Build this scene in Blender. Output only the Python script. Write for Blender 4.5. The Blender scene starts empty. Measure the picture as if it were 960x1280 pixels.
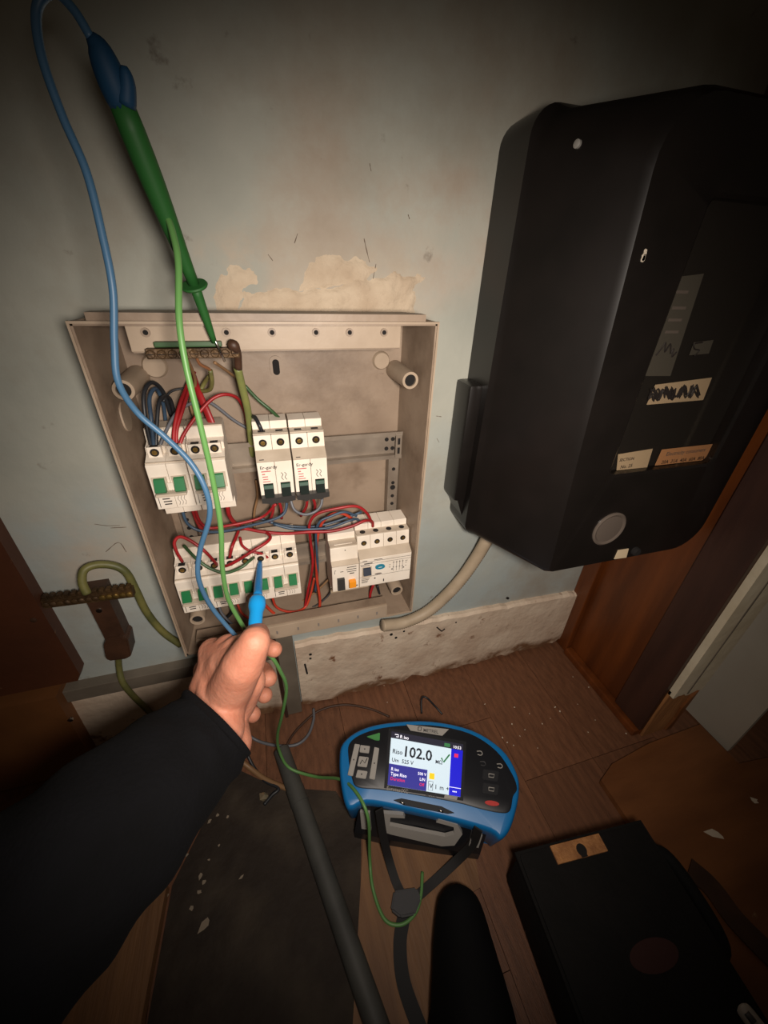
import bpy, bmesh, math, random
from mathutils import Vector, Matrix, Quaternion
random.seed(7)
scene = bpy.context.scene
C = scene.collection
V = Vector

# ------------------------------------------------------------------ camera
CAM = V((.1359, -.4593, .6931)); YAW, PITCH, ROLL, FPX = .3027, -.5507, .0359, 486.7
fwd = V((math.sin(YAW)*math.cos(PITCH), math.cos(YAW)*math.cos(PITCH), math.sin(PITCH)))
rgt = V((math.cos(YAW), -math.sin(YAW), 0)); upv = rgt.cross(fwd)
c_, s_ = math.cos(ROLL), math.sin(ROLL)
rgt, upv = c_*rgt + s_*upv, -s_*rgt + c_*upv
cam = bpy.data.cameras.new('camera'); cam.sensor_fit = 'VERTICAL'; cam.sensor_height = 36
cam.lens = FPX/1280*36; cam.clip_start = .01
co = bpy.data.objects.new('camera', cam); C.objects.link(co)
M = Matrix((rgt, upv, -fwd)).transposed().to_4x4(); M.translation = CAM
co.matrix_world = M; scene.camera = co
# ------------------------------------------------------------------ world, torch light, exposure
w = bpy.data.worlds.new('dim_room'); scene.world = w; w.use_nodes = True
w.node_tree.nodes['Background'].inputs[0].default_value = (.9, .66, .45, 1)
w.node_tree.nodes['Background'].inputs[1].default_value = .024
sl = bpy.data.lights.new('torch', 'SPOT'); sl.energy = 16; sl.color = (1, .89, .79)
sl.spot_size = math.radians(113); sl.spot_blend = 1.0; sl.shadow_soft_size = .03
so = bpy.data.objects.new('torch', sl); C.objects.link(so)
so.location = (.175, -.51, .695)
so.rotation_euler = (V((.29, 0, .365)) - V(so.location)).to_track_quat('-Z', 'Y').to_euler()
vs = scene.view_settings
vs.view_transform = 'Standard'; vs.look = 'None'; vs.gamma = 1; vs.exposure = 0; vs.use_curve_mapping = False

# surveying helper: where the sight line through a photo point meets a plane of the room
def at(px, py, axis, val):
    d = fwd + rgt*((px-480)/FPX) - upv*((py-640)/FPX)
    i = 'xyz'.index(axis)
    return CAM + d*((val-CAM[i])/d[i])
def atd(px, py, depth):
    return CAM + (fwd + rgt*((px-480)/FPX) - upv*((py-640)/FPX))*depth
def Y(px, py, y): return at(px, py, 'y', y)
def Z(px, py, z): return at(px, py, 'z', z)

# ------------------------------------------------------------------ materials
def s2l(c): return tuple(((v/255)/12.92 if v <= 10 else (((v/255)+.055)/1.055)**2.4) for v in c) + (1,)
MATS = {}
def mat(name, rgb, rough=.55, rgb2=None, scale=20, bump=0, bscale=None, metal=0, emit=0, spec=.5, lo=.35, hi=.65, detail=6, stretch=None, sss=0, objrand=0):
    m = bpy.data.materials.new(name); m.use_nodes = True; MATS[name] = m
    nt = m.node_tree; N, L = nt.nodes, nt.links; b = N['Principled BSDF']
    b.inputs['Base Color'].default_value = s2l(rgb); b.inputs['Roughness'].default_value = rough
    b.inputs['Metallic'].default_value = metal; b.inputs['Specular IOR Level'].default_value = spec
    if sss:
        b.inputs['Subsurface Weight'].default_value = sss; b.inputs['Subsurface Radius'].default_value = (.006, .002, .001)
    if emit:
        b.inputs['Emission Color'].default_value = s2l(rgb); b.inputs['Emission Strength'].default_value = emit
    tc = N.new('ShaderNodeTexCoord'); mp = N.new('ShaderNodeMapping'); L.new(tc.outputs['Object'], mp.inputs[0])
    if stretch: mp.inputs['Scale'].default_value = stretch
    if rgb2:
        n = N.new('ShaderNodeTexNoise'); n.inputs['Scale'].default_value = scale; n.inputs['Detail'].default_value = detail
        L.new(mp.outputs[0], n.inputs[0])
        r = N.new('ShaderNodeValToRGB'); r.color_ramp.elements[0].position = lo; r.color_ramp.elements[1].position = hi
        r.color_ramp.elements[0].color = s2l(rgb); r.color_ramp.elements[1].color = s2l(rgb2)
        L.new(n.outputs[0], r.inputs[0]); out = r.outputs[0]
        if objrand:
            oi = N.new('ShaderNodeObjectInfo'); h = N.new('ShaderNodeHueSaturation')
            mr = N.new('ShaderNodeMapRange'); mr.inputs[3].default_value = 1-objrand; mr.inputs[4].default_value = 1+objrand
            L.new(oi.outputs['Random'], mr.inputs[0]); L.new(mr.outputs[0], h.inputs['Value']); L.new(out, h.inputs['Color']); out = h.outputs[0]
        L.new(out, b.inputs['Base Color'])
    if bump:
        n2 = N.new('ShaderNodeTexNoise'); n2.inputs['Scale'].default_value = bscale or scale; n2.inputs['Detail'].default_value = 8
        L.new(mp.outputs[0], n2.inputs[0]); bp = N.new('ShaderNodeBump'); bp.inputs['Strength'].default_value = bump; bp.inputs['Distance'].default_value = .01
        L.new(n2.outputs[0], bp.inputs['Height']); L.new(bp.outputs[0], b.inputs['Normal'])
    return m
def blotch(name, scale, lo, hi, rgb, rng=None, soft=.03, wob=.03):
    """extra coloured wear and tone on a material; rng=(x0,x1,z0,z1) limits it to a patch with a ragged outline (object = world coordinates)"""
    m = MATS[name]; nt = m.node_tree; N, L = nt.nodes, nt.links; b = N['Principled BSDF']
    tc = N.new('ShaderNodeTexCoord'); n = N.new('ShaderNodeTexNoise'); n.inputs['Scale'].default_value = scale; n.inputs['Detail'].default_value = 10; n.inputs['Roughness'].default_value = .65
    L.new(tc.outputs['Object'], n.inputs[0])
    r = N.new('ShaderNodeMapRange'); r.inputs[1].default_value = lo; r.inputs[2].default_value = hi; L.new(n.outputs[0], r.inputs[0]); fac = r.outputs[0]
    if rng:
        n2 = N.new('ShaderNodeTexNoise'); n2.inputs['Scale'].default_value = 9; n2.inputs['Detail'].default_value = 8; L.new(tc.outputs['Object'], n2.inputs[0])
        sx = N.new('ShaderNodeSeparateXYZ'); L.new(tc.outputs['Object'], sx.inputs[0])
        def mth(op, a, bb):
            q = N.new('ShaderNodeMath'); q.operation = op
            for k, v in enumerate((a, bb)):
                if isinstance(v, (int, float)): q.inputs[k].default_value = v
                else: L.new(v, q.inputs[k])
            return q.outputs[0]
        wv = mth('MULTIPLY', mth('SUBTRACT', n2.outputs[0], .5), wob*4)
        def edge(o, e, sgn):
            d = mth('MULTIPLY', mth('SUBTRACT', mth('ADD', o, wv), e), sgn/soft)
            q = N.new('ShaderNodeClamp'); L.new(d, q.inputs[0]); return q.outputs[0]
        f = mth('MULTIPLY', edge(sx.outputs[0], rng[0], 1), edge(sx.outputs[0], rng[1], -1))
        f = mth('MULTIPLY', f, mth('MULTIPLY', edge(sx.outputs[2], rng[2], 1), edge(sx.outputs[2], rng[3], -1)))
        fac = mth('MULTIPLY', fac, f)
    mx = N.new('ShaderNodeMix'); mx.data_type = 'RGBA'; L.new(fac, mx.inputs[0])
    old = b.inputs['Base Color']
    if old.is_linked: L.new(old.links[0].from_socket, mx.inputs[6])
    else: mx.inputs[6].default_value = old.default_value
    mx.inputs[7].default_value = s2l(rgb); L.new(mx.outputs[2], b.inputs['Base Color'])

mat('wall_paint', (158, 160, 150), .7, (178, 178, 166), 7, .12, 30)
blotch('wall_paint', 4, .30, .60, (164, 174, 173), (-.9, .9, -.2, .52), .12, .06)
blotch('wall_paint', 6, .38, .56, (182, 170, 155), (.12, .40, .63, .82), .05, .07)
blotch('wall_paint', 9, .46, .60, (180, 168, 150), (.10, .34, .64, .74), .02, .06)
blotch('wall_paint', 3, .50, .75, (148, 134, 116))
blotch('wall_paint', 6, .40, .62, (180, 168, 152), (-.16, .02, .34, .50), .05, .04)  # beige tone on the wall left of the box
blotch('wall_paint', 26, .63, .74, (112, 100, 88))
blotch('wall_paint', 70, .70, .76, (70, 60, 50))
mat('scuff', (104, 90, 76), .8)
mat('plaster', (205, 188, 164), .85, (184, 164, 140), 30, .5, 60)
mat('skirting', (218, 200, 178), .7, (198, 176, 154), 18, .35, 45)
blotch('skirting', 30, .62, .70, (120, 78, 50))
blotch('skirting', 14, .36, .52, (124, 90, 62), (-1, 3, -.2, .03), .012, .02)
mat('floor_wood', (98, 64, 44), .5, (118, 78, 54), 9, .12, 60, stretch=(2, .8, 1), objrand=.10)
blotch('floor_wood', 30, .60, .75, (58, 38, 26))
mat('floor_gap', (26, 16, 10), .9)
mat('varnish_wood', (112, 58, 22), .38, (84, 42, 16), 8, .05, 40, stretch=(4, 4, .5))
mat('dark_post', (66, 40, 30), .5, (52, 31, 24), 10, .05, 40, stretch=(4, 4, .5))
mat('brown_panel', (92, 50, 26), .55, (70, 38, 22), 5, .1, 30)
blotch('brown_panel', 40, .66, .72, (150, 110, 78))
mat('tan_panel', (124, 78, 40), .55, (100, 62, 32), 6, .1, 30)
mat('raw_wood', (176, 122, 72), .7, (140, 92, 52), 14, .25, 50, stretch=(6, 6, .7))
mat('pale_plank', (134, 96, 62), .6, (112, 78, 50), 10, .15, 50, stretch=(6, .6, 1))
mat('sheet_wood', (126, 78, 42), .5, (104, 62, 32), 6, .08, 40, stretch=(1, 4, 1))
blotch('sheet_wood', 18, .68, .74, (176, 150, 120))
mat('cream_paint', (216, 204, 178), .6, (198, 184, 156), 16, .15, 40)
mat('white_board', (186, 178, 162), .6, (174, 164, 148), 5, .05, 40)
mat('grey_trim', (118, 108, 95), .6, (100, 91, 79), 14, .1, 40)
mat('box_plastic', (146, 128, 110), .5, (128, 110, 93), 14, .06, 60)
blotch('box_plastic', 11, .50, .72, (104, 86, 70))
blotch('box_plastic', 60, .68, .76, (80, 64, 50))
mat('box_light', (166, 148, 128), .5, (150, 132, 112), 20, .04, 60)
mat('hole_dark', (16, 12, 10), .9)
mat('steel', (150, 138, 124), .42, (122, 110, 98), 24, .05, 60, metal=.35)
mat('steel_shine', (200, 195, 188), .25, metal=1)
mat('breaker_white', (226, 216, 202), .42, (214, 202, 186), 30)
mat('breaker_grey', (190, 176, 158), .45, (172, 158, 140), 30)
mat('toggle_green', (22, 104, 58), .4)
mat('toggle_dark', (16, 26, 22), .8, spec=.2)
mat('toggle_tip', (16, 62, 44), .6)
mat('handle_black', (48, 46, 44), .45)
mat('print_dark', (50, 46, 46), .6)
mat('print_grey', (120, 112, 106), .6)
mat('print_red', (186, 110, 108), .6)
mat('rcd_blue', (34, 120, 146), .4)
mat('rcd_navy', (36, 44, 58), .4)
mat('rcd_orange', (232, 146, 30), .45)
mat('brass', (150, 120, 62), .4, (96, 76, 40), 60, .2, 120, metal=.7)
mat('old_brass', (96, 72, 44), .55, (62, 46, 30), 60, .3, 120, metal=.5)
mat('old_brown', (72, 46, 30), .55, (54, 34, 22), 30, .1, 60)
mat('copper', (176, 122, 84), .4, metal=.6)
mat('wire_red', (160, 30, 34), .45, (132, 24, 28), 40)
mat('wire_orange', (186, 62, 38), .42, (158, 48, 32), 40)
mat('wire_blue', (58, 80, 100), .45, (46, 64, 84), 40)
mat('wire_black', (34, 36, 40), .45)
mat('wire_grey', (96, 98, 104), .45)
mat('wire_green', (52, 82, 48), .45)
mat('wire_tan', (130, 98, 66), .5)
mat('earth_cable', (126, 130, 72), .45, (98, 108, 62), 60, stretch=(1, 1, .3))
mat('old_earth', (116, 112, 62), .5, (86, 88, 50), 40)
mat('lead_blue', (66, 104, 136), .45)
mat('lead_green', (92, 140, 76), .45)
mat('lead_green_dark', (36, 88, 38), .55, spec=.3)
mat('boot_blue', (24, 62, 92), .6, spec=.3)
mat('probe_blue', (22, 150, 222), .35)
mat('probe_blue_dark', (20, 120, 186), .35)
mat('conduit_beige', (182, 164, 140), .55, (164, 146, 122), 30, .05, 60)
mat('conduit_grey', (74, 74, 70), .6, (62, 62, 59), 20)
mat('dark_sheet', (40, 30, 21), .8, (64, 54, 42), 14, .25, 60, lo=.45, hi=.75)
mat('flake_dim', (140, 126, 108), .7)
mat('skin', (212, 146, 120), .58, (200, 130, 104), 40, .12, 220, sss=.12)
mat('nail', (222, 156, 130), .25)
mat('sleeve', (11, 11, 14), .95, (8, 8, 10), 30, .2, 300, spec=.2)
mat('meter_black', (26, 22, 20), .34, (21, 18, 16), 20)
mat('meter_inner', (42, 40, 38), .5)
mat('paper', (216, 194, 160), .7)
mat('paper_orange', (216, 160, 112), .7)
mat('paper_grey', (92, 90, 82), .7)
mat('cap_clear', (96, 86, 78), .2)
mat('tester_blue', (18, 112, 176), .4)
mat('tester_black', (26, 27, 31), .42)
mat('tester_grey', (156, 152, 146), .5)
mat('tester_darkgrey', (58, 58, 60), .5)
mat('tester_green', (70, 140, 74), .45)
mat('tester_red', (190, 60, 56), .45)
mat('strap', (24, 23, 23), .7)
mat('case_black', (13, 12, 11), .85, (18, 16, 15), 20, .15, 90, spec=.25)
mat('case_red', (48, 16, 11), .8)
mat('boot_black', (6, 6, 7), .8, spec=.2)
mat('scr_white', (205, 225, 238), .5, emit=.55)
mat('scr_blue', (16, 16, 190), .5, emit=.75)
mat('scr_navy', (46, 46, 140), .5, emit=.55)
mat('scr_dark', (40, 40, 60), .5, emit=.15)
mat('scr_text', (30, 36, 52), .5)
mat('scr_text_white', (240, 240, 250), .5, emit=.75)
mat('scr_green', (60, 130, 80), .5, emit=.3)
mat('scr_yellow', (240, 200, 30), .5, emit=.6)
mat('scr_red', (220, 40, 90), .5, emit=.6)
mat('flake', (206, 192, 172), .7)
mat('foil', (230, 215, 180), .2, metal=.8)
g = bpy.data.materials.new('window_glass'); g.use_nodes = True; MATS['window_glass'] = g
nt = g.node_tree; nt.nodes.clear()
_o = nt.nodes.new('ShaderNodeOutputMaterial'); _m = nt.nodes.new('ShaderNodeMixShader'); _t = nt.nodes.new('ShaderNodeBsdfTransparent'); _g = nt.nodes.new('ShaderNodeBsdfGlossy'); _f = nt.nodes.new('ShaderNodeFresnel')
_t.inputs[0].default_value = (.88, .86, .84, 1); _g.inputs['Roughness'].default_value = .06; _f.inputs[0].default_value = 1.5
_m.inputs[0].default_value = .035; nt.links.new(_t.outputs[0], _m.inputs[1]); nt.links.new(_g.outputs[0], _m.inputs[2]); nt.links.new(_m.outputs[0], _o.inputs[0])

# ------------------------------------------------------------------ mesh helpers
def box(bm, x0, x1, y0, y1, z0, z1, bev=0, mtx=None):
    t = bmesh.new(); r = bmesh.ops.create_cube(t, size=1)
    for v in t.verts: v.co = V(((x0+x1)/2 + v.co.x*(x1-x0), (y0+y1)/2 + v.co.y*(y1-y0), (z0+z1)/2 + v.co.z*(z1-z0)))
    if bev: bmesh.ops.bevel(t, geom=list(t.edges), offset=bev, segments=2, affect='EDGES', profile=.6)
    merge(bm, t, mtx); return bm
def merge(bm, t, mtx=None):
    if mtx: bmesh.ops.transform(t, matrix=mtx, verts=t.verts)
    mp = {v: bm.verts.new(v.co) for v in t.verts}
    for f in t.faces:
        try: bm.faces.new([mp[v] for v in f.verts])
        except ValueError: pass
    t.free()
def crom(pts, n=6):
    P = [V(p) for p in pts]
    if len(P) == 2: return [P[0].lerp(P[1], i/n) for i in range(n+1)]
    Q = [2*P[0]-P[1]] + P + [2*P[-1]-P[-2]]; out = []
    for i in range(1, len(Q)-2):
        a, b, c, d = Q[i-1:i+3]
        for k in range(n):
            t = k/n
            out.append(.5*((2*b) + (c-a)*t + (2*a-5*b+4*c-d)*t*t + (3*b-a-3*c+d)*t**3))
    out.append(P[-1]); return out
def sweep(bm, pts, rad, seg=8, flat=None):
    """tube through pts; rad float or list; flat = (direction, factor) squashes the section"""
    n = len(pts); rr = rad if isinstance(rad, (list, tuple)) else [rad]*n
    up = None; rings = []
    for i, p in enumerate(pts):
        t = (pts[min(i+1, n-1)] - pts[max(i-1, 0)])
        t = t.normalized() if t.length > 1e-9 else V((0, 0, 1))
        if up is None:
            a = V((0, 0, 1)) if abs(t.z) < .9 else V((1, 0, 0)); up = (a - t*a.dot(t)).normalized()
        else:
            up = up - t*up.dot(t); up = up.normalized() if up.length > 1e-9 else t.orthogonal().normalized()
        sd = t.cross(up); ring = []
        for k in range(seg):
            a = 2*math.pi*k/seg; o = (up*math.cos(a) + sd*math.sin(a))*rr[i]
            if flat: d = V(flat[0]); o = o - d*(o.dot(d))*(1-flat[1])
            ring.append(bm.verts.new(p + o))
        rings.append(ring)
    for a, b in zip(rings, rings[1:]):
        for k in range(seg): bm.faces.new((a[k], a[(k+1) % seg], b[(k+1) % seg], b[k]))
    bm.faces.new(list(reversed(rings[0]))); bm.faces.new(rings[-1])
def lathe(bm, prof, o, axis, seg=20):
    """prof: list of (radius, height along axis)"""
    ax = V(axis).normalized(); u = ax.orthogonal().normalized(); v = ax.cross(u); o = V(o); rings = []
    for r, h in prof:
        if r < 1e-7: rings.append([bm.verts.new(o + ax*h)])
        else: rings.append([bm.verts.new(o + ax*h + (u*math.cos(2*math.pi*k/seg) + v*math.sin(2*math.pi*k/seg))*r) for k in range(seg)])
    for a, b in zip(rings, rings[1:]):
        for k in range(seg):
            k2 = (k+1) % seg
            if len(a) == 1 and len(b) == 1: continue
            if len(a) == 1: bm.faces.new((a[0], b[k2], b[k]))
            elif len(b) == 1: bm.faces.new((a[k], a[k2], b[0]))
            else: bm.faces.new((a[k], a[k2], b[k2], b[k]))
    if len(rings[0]) > 1: bm.faces.new(list(reversed(rings[0])))
    if len(rings[-1]) > 1: bm.faces.new(rings[-1])
def prism(bm, pts, off):
    """closed outline of 3D points pushed along off"""
    a = [bm.verts.new(V(p)) for p in pts]; b = [bm.verts.new(V(p)+V(off)) for p in pts]; n = len(a)
    bm.faces.new(a); bm.faces.new(list(reversed(b)))
    for k in range(n): bm.faces.new((a[k], b[k], b[(k+1) % n], a[(k+1) % n]))
def rrect(x0, x1, z0, z1, r, n=6):
    if not isinstance(r, (list, tuple)): r = [r]*4
    out = []
    for (cx, cz, a0, q) in ((x1-r[0], z1-r[0], 0, r[0]), (x0+r[1], z1-r[1], 90, r[1]), (x0+r[2], z0+r[2], 180, r[2]), (x1-r[3], z0+r[3], 270, r[3])):
        for k in range(n+1):
            a = math.radians(a0 + 90*k/n); out.append((cx+q*math.cos(a), cz+q*math.sin(a)))
    return out
def loft(bm, rings, cap0=True, cap1=True):
    R = [[bm.verts.new(V(p)) for p in r] for r in rings]; n = len(R[0])
    for a, b in zip(R, R[1:]):
        for k in range(n): bm.faces.new((a[k], a[(k+1) % n], b[(k+1) % n], b[k]))
    if cap0: bm.faces.new(list(reversed(R[0])))
    if cap1: bm.faces.new(R[-1])
def obj(name, bm, m, parent=None, smooth=False, label=None, angle=None):
    bmesh.ops.recalc_face_normals(bm, faces=bm.faces)
    me = bpy.data.meshes.new(name); bm.to_mesh(me); bm.free()
    return omesh(name, me, m, parent, smooth, label, angle)
def omesh(name, me, m, parent=None, smooth=False, label=None, angle=None):
    me.materials.clear(); me.materials.append(MATS[m])
    if smooth:
        me.shade_smooth()
        if angle: me.set_sharp_from_angle(angle=math.radians(angle))
    o = bpy.data.objects.new(name, me); C.objects.link(o)
    if parent:
        o.parent = parent
        if parent.parent is None and not parent.get('local_build'): o.matrix_parent_inverse = Matrix.Translation(-V(parent.location))
    if label: o['label'] = label
    return o
def tag(o, label, cat, group=None):
    o['label'] = label; o['category'] = cat
    if group: o['group'] = group
    return o
def thing(name, label, cat, loc=(0, 0, 0), group=None, local=False, rot=None):
    o = bpy.data.objects.new(name, None); C.objects.link(o); o.location = loc; o.empty_display_size = .01
    if rot: o.rotation_euler = rot
    if local: o['local_build'] = 1
    return tag(o, label, cat, group)
def struct(name, bm, m, **k):
    o = obj(name, bm, m, **k); o['kind'] = 'structure'; return o
def BM(): return bmesh.new()
def bx(*a, **k): return box(BM(), *a, **k)
def dup(root, loc, label=None):
    r = root.copy(); C.objects.link(r); r.location = loc
    if label: r['label'] = label
    for ch in [q for q in ALL_CH(root)]:
        c = ch.copy(); C.objects.link(c); c.parent = r
        for gch in ALL_CH(ch):
            d = gch.copy(); C.objects.link(d); d.parent = c
    return r
def ALL_CH(o): return list(o.children)
_tx = {}
def text(name, s, size, origin, right, up, m, parent, align='LEFT', bold=.012):
    if s == '102.0': bold = .02
    key = (s, align)
    if key not in _tx:
        cu = bpy.data.curves.new('print_text', 'FONT'); cu.body = s; cu.align_x = align; cu.resolution_u = 2; cu.size = 1; cu.offset = bold
        o = bpy.data.objects.new('print_text', cu); C.objects.link(o)
        dg = bpy.context.evaluated_depsgraph_get()
        _tx[key] = bpy.data.meshes.new_from_object(o.evaluated_get(dg))
        bpy.data.objects.remove(o); bpy.data.curves.remove(cu)
    me = _tx[key].copy(); r, u = V(right).normalized()*size, V(up).normalized()*size
    for v in me.vertices: v.co = V(origin) + r*v.co.x + u*v.co.y
    return omesh(name, me, m, parent)
def remeshed(bm, vox, smooth_it):
    me = bpy.data.meshes.new('rough'); bm.to_mesh(me); bm.free()
    o = bpy.data.objects.new('rough', me); C.objects.link(o)
    a = o.modifiers.new('r', 'REMESH'); a.mode = 'VOXEL'; a.voxel_size = vox
    b = o.modifiers.new('s', 'SMOOTH'); b.iterations = smooth_it; b.factor = .5
    dg = bpy.context.evaluated_depsgraph_get(); out = bpy.data.meshes.new_from_object(o.evaluated_get(dg))
    bpy.data.objects.remove(o); return out
def ball(bm, c, r, sc=None, rot=None):
    t = bmesh.new(); bmesh.ops.create_uvsphere(t, u_segments=16, v_segments=12, radius=r)
    m = Matrix.Translation(V(c))
    if rot: m = m @ rot.to_matrix().to_4x4()
    if sc: m = m @ Matrix.Diagonal((*sc, 1))
    merge(bm, t, m)
def limb(bm, pts, rads, n=5):
    n = 16 if max(rads) < .03 else 12
    """chain of tapered capsules"""
    for i in range(len(pts)-1):
        for k in range(n+1):
            t = k/n; ball(bm, V(pts[i]).lerp(V(pts[i+1]), t), rads[i]*(1-t)+rads[i+1]*t)

# ================================================================== SETTING
struct('wall_back', bx(-1.2, 1.4, 0, .06, -.02, 1.7), 'wall_paint')
wb = bpy.data.objects['wall_back']
# rough filler patches left above the box
def ragged(pts, n=5, j=.004):
    out = []
    for i, p in enumerate(pts):
        q = pts[(i+1) % len(pts)]
        for k in range(n):
            t = k/n; a = V(p).lerp(V(q), t); out.append(a + V((random.uniform(-j, j), 0, random.uniform(-j, j))))
    return out
from mathutils import noise
def wallpatch(pix, th=.003, j=.003, m='plaster'):
    P = ragged([Y(px, py, 0) for px, py in pix], 6, j); n = len(P)
    def inside(x, z):
        c = False
        for i in range(n):
            a, b = P[i], P[i-1]
            if (a.z > z) != (b.z > z) and x < (b.x-a.x)*(z-a.z)/(b.z-a.z)+a.x: c = not c
        return c
    def edge(x, z):
        best = 1
        for i in range(n):
            a, b = P[i], P[i-1]; d = b-a; L2 = d.x*d.x+d.z*d.z + 1e-12
            t_ = max(0, min(1, ((x-a.x)*d.x+(z-a.z)*d.z)/L2)); best = min(best, math.hypot(x-a.x-d.x*t_, z-a.z-d.z*t_))
        return best
    st = .0022; x0, x1 = min(p.x for p in P)-.006, max(p.x for p in P)+.006; z0, z1 = min(p.z for p in P)-.006, max(p.z for p in P)+.006
    nx, nz = int((x1-x0)/st), int((z1-z0)/st); bm = BM(); g_ = {}
    for i in range(nx+1):
        for k in range(nz+1):
            x, z = x0+i*st, z0+k*st; e = edge(x, z)
            if not inside(x, z): h = -.0012 if e > st else -.0004
            else: h = th*min(1, e/.005)*(.55+.45*noise.noise(V((x*60, 3, z*60)))) + .0008*noise.noise(V((x*200, 7, z*200)))
            if h > -.001: g_[i, k] = bm.verts.new((x, -h, z))
    for i in range(nx):
        for k in range(nz):
            q = [g_.get(c) for c in ((i, k), (i+1, k), (i+1, k+1), (i, k+1))]
            if all(q): bm.faces.new(q)
    for v in [v for v in bm.verts if not v.link_faces]: bm.verts.remove(v)
    return obj('plaster_patch', bm, m, wb, True)
wallpatch([(268, 392), (272, 352), (285, 333), (312, 330), (322, 350), (300, 372), (300, 392)])
wallpatch([(300, 394), (306, 366), (345, 362), (400, 362), (440, 350), (500, 342), (535, 345), (516, 362), (520, 392)], .004)
wallpatch([(375, 362), (382, 335), (400, 318), (440, 322), (480, 338), (455, 352), (420, 360)], .0025)
for q in [[(118, 655), (132, 657), (150, 657)], [(138, 660), (158, 659)], [(455, 298), (458, 312), (462, 328)], [(462, 204), (464, 214)], [(372, 292), (368, 304)], [(510, 268), (512, 274)], [(545, 520), (552, 521)], [(132, 690), (148, 678), (158, 690)], [(335, 318), (341, 326)], [(546, 548), (549, 553)], [(470, 330), (466, 350)]]:
    bm = BM(); P = crom([Y(a, b, -.0002) for a, b in q], 4); sweep(bm, P, [.0003] + [random.uniform(.0002, .0006) for _ in P[2:]] + [.0003], 5, ((0, 1, 0), .3)); obj('scuff_mark', bm, 'scuff', wb)
# floor: base slab + individual boards
fl = struct('floor', bx(-.9, 1.4, -1.1, 0, -.05, -.0125), 'floor_gap')
pm = BM(); box(pm, -.5, .5, -.5, .5, -1, 0)
plank_me = bpy.data.meshes.new('floor_board'); bmesh.ops.recalc_face_normals(pm, faces=pm.faces); pm.to_mesh(plank_me); pm.free(); plank_me.materials.append(MATS['floor_wood'])
PW = .133; rowx = .4620
i0 = int(math.floor((-.88-rowx)/PW)); i1 = int((1.38-rowx)/PW)
for i in range(i0, i1+1):
    offs = -.233 if i in (0, 1, -3) else -.233 + random.choice([.11, .2, .3, .06, .25])
    cuts = sorted([y for y in [offs + .42*k for k in range(-4, 4)] if -1.08 < y < -.03])
    ed = [-1.1] + cuts + [-.001]
    for a, b in zip(ed, ed[1:]):
        o = bpy.data.objects.new('floor_board', plank_me); C.objects.link(o); o.parent = fl
        o.location = (rowx + (i+.5)*PW, (a+b)/2, random.uniform(-.0006, .0)); o.scale = (PW-.0007, b-a-.0008, .0122)
# skirting, right of the trunking, and the shorter piece to the left
def skirting(name, x0, x1, ztop0, ztop1, th=.012):
    bm = BM(); n = 40; top = []; 
    for k in range(n+1):
        x = x0+(x1-x0)*k/n; zt = ztop0+(ztop1-ztop0)*k/n + random.uniform(-.002, .002)
        zb = .002 + max(0, random.gauss(.004, .004))
        top.append([(x, .002, zb), (x, -th*random.uniform(.8, 1.05), zb), (x, -th, zb+.02), (x, -th, zt-.004), (x, -th*.6, zt), (x, .002, zt)])
    R = [[bm.verts.new(V(p)) for p in r] for r in top]
    for a, b in zip(R, R[1:]):
        for k in range(5): bm.faces.new((a[k], a[k+1], b[k+1], b[k]))
    bm.faces.new(R[0]); bm.faces.new(list(reversed(R[-1])))
    return struct(name, bm, 'skirting')
skb = skirting('baseboard_right', .131, .7035, .168, .150)
sk2 = skirting('baseboard_left', -.205, .098, .150, .155, .010)
for (px, py, r) in [(388, 818, 2.6), (388, 823, 2.2), (489, 793, 3), (495, 797, 2.6), (505, 789, 2), (570, 778, 1.6), (635, 748, 2.5)]:
    bm = BM(); p = Y(px, py, -.0121); lathe(bm, [(r*.001, -.001), (r*.001, .0006), (0, .0006)], p, (0, -1, 0), 10); obj('nail_hole', bm, 'hole_dark', skb)
bm = BM(); sweep(bm, [Y(381, 830, -.0125), Y(384, 842, -.0125)], .0016, 6); obj('scratch', bm, 'hole_dark', skb)
bm = BM(); sweep(bm, [Y(546, 784, -.0125), Y(552, 789, -.0125), Y(556, 786, -.0125)], .0013, 6); obj('scratch', bm, 'hole_dark', skb)
# grey trims: the horizontal capping left of the box and the trunking under it
struct('trim_1', bx(-.200, .100, -.016, .001, .152, .176, bev=.001), 'grey_trim')
struct('trim_2', bx(.099, .129, -.022, .001, .0005, .262, bev=.002), 'grey_trim')
struct('trim_3', bx(.0985, .104, -.026, -.0225, .0005, .262, bev=.001), 'dark_post')
# right-hand side: varnished timber panel, corner batten, dark post, torn casing, white sheet beyond
wr = struct('wall_right', bx(.7055, .77, -.222, -.0005, 0, 1.5), 'varnish_wood')
struct('trim_4', bx(.693, .705, -.034, -.0005, .0005, 1.5, bev=.002), 'varnish_wood')
struct('trim_5', bx(.688, .705, -.222, -.035, .0005, .016, bev=.003), 'varnish_wood')
struct('trim_6', bx(.697, .7052, -.2225, -.166, .017, 1.5, bev=.001), 'dark_post')
def casing(z0, z1, m, name, y0, jag):
    bm = BM(); pts = []
    n = 14
    x0, x1 = .706, .769
    for k in range(n+1): pts.append((x0 + (x1-x0)*k/n, y0, z0 + (random.uniform(-jag, jag) if 0 < k < n else 0)))
    pts += [(x1, y0, z1), (x0, y0, z1)]
    prism(bm, pts, (0, -.010 if m == 'cream_paint' else -.004, 0)); return struct(name, bm, m)
cs = casing(.122, 1.5, 'cream_paint', 'trim_7', -.2226, .004)
casing(.0005, .13, 'raw_wood', 'trim_8', -.2224, .0)
bm = BM(); box(bm, .733, .736, -.2335, -.2326, .125, 1.5); obj('casing_joint', bm, 'grey_trim', cs)
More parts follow.
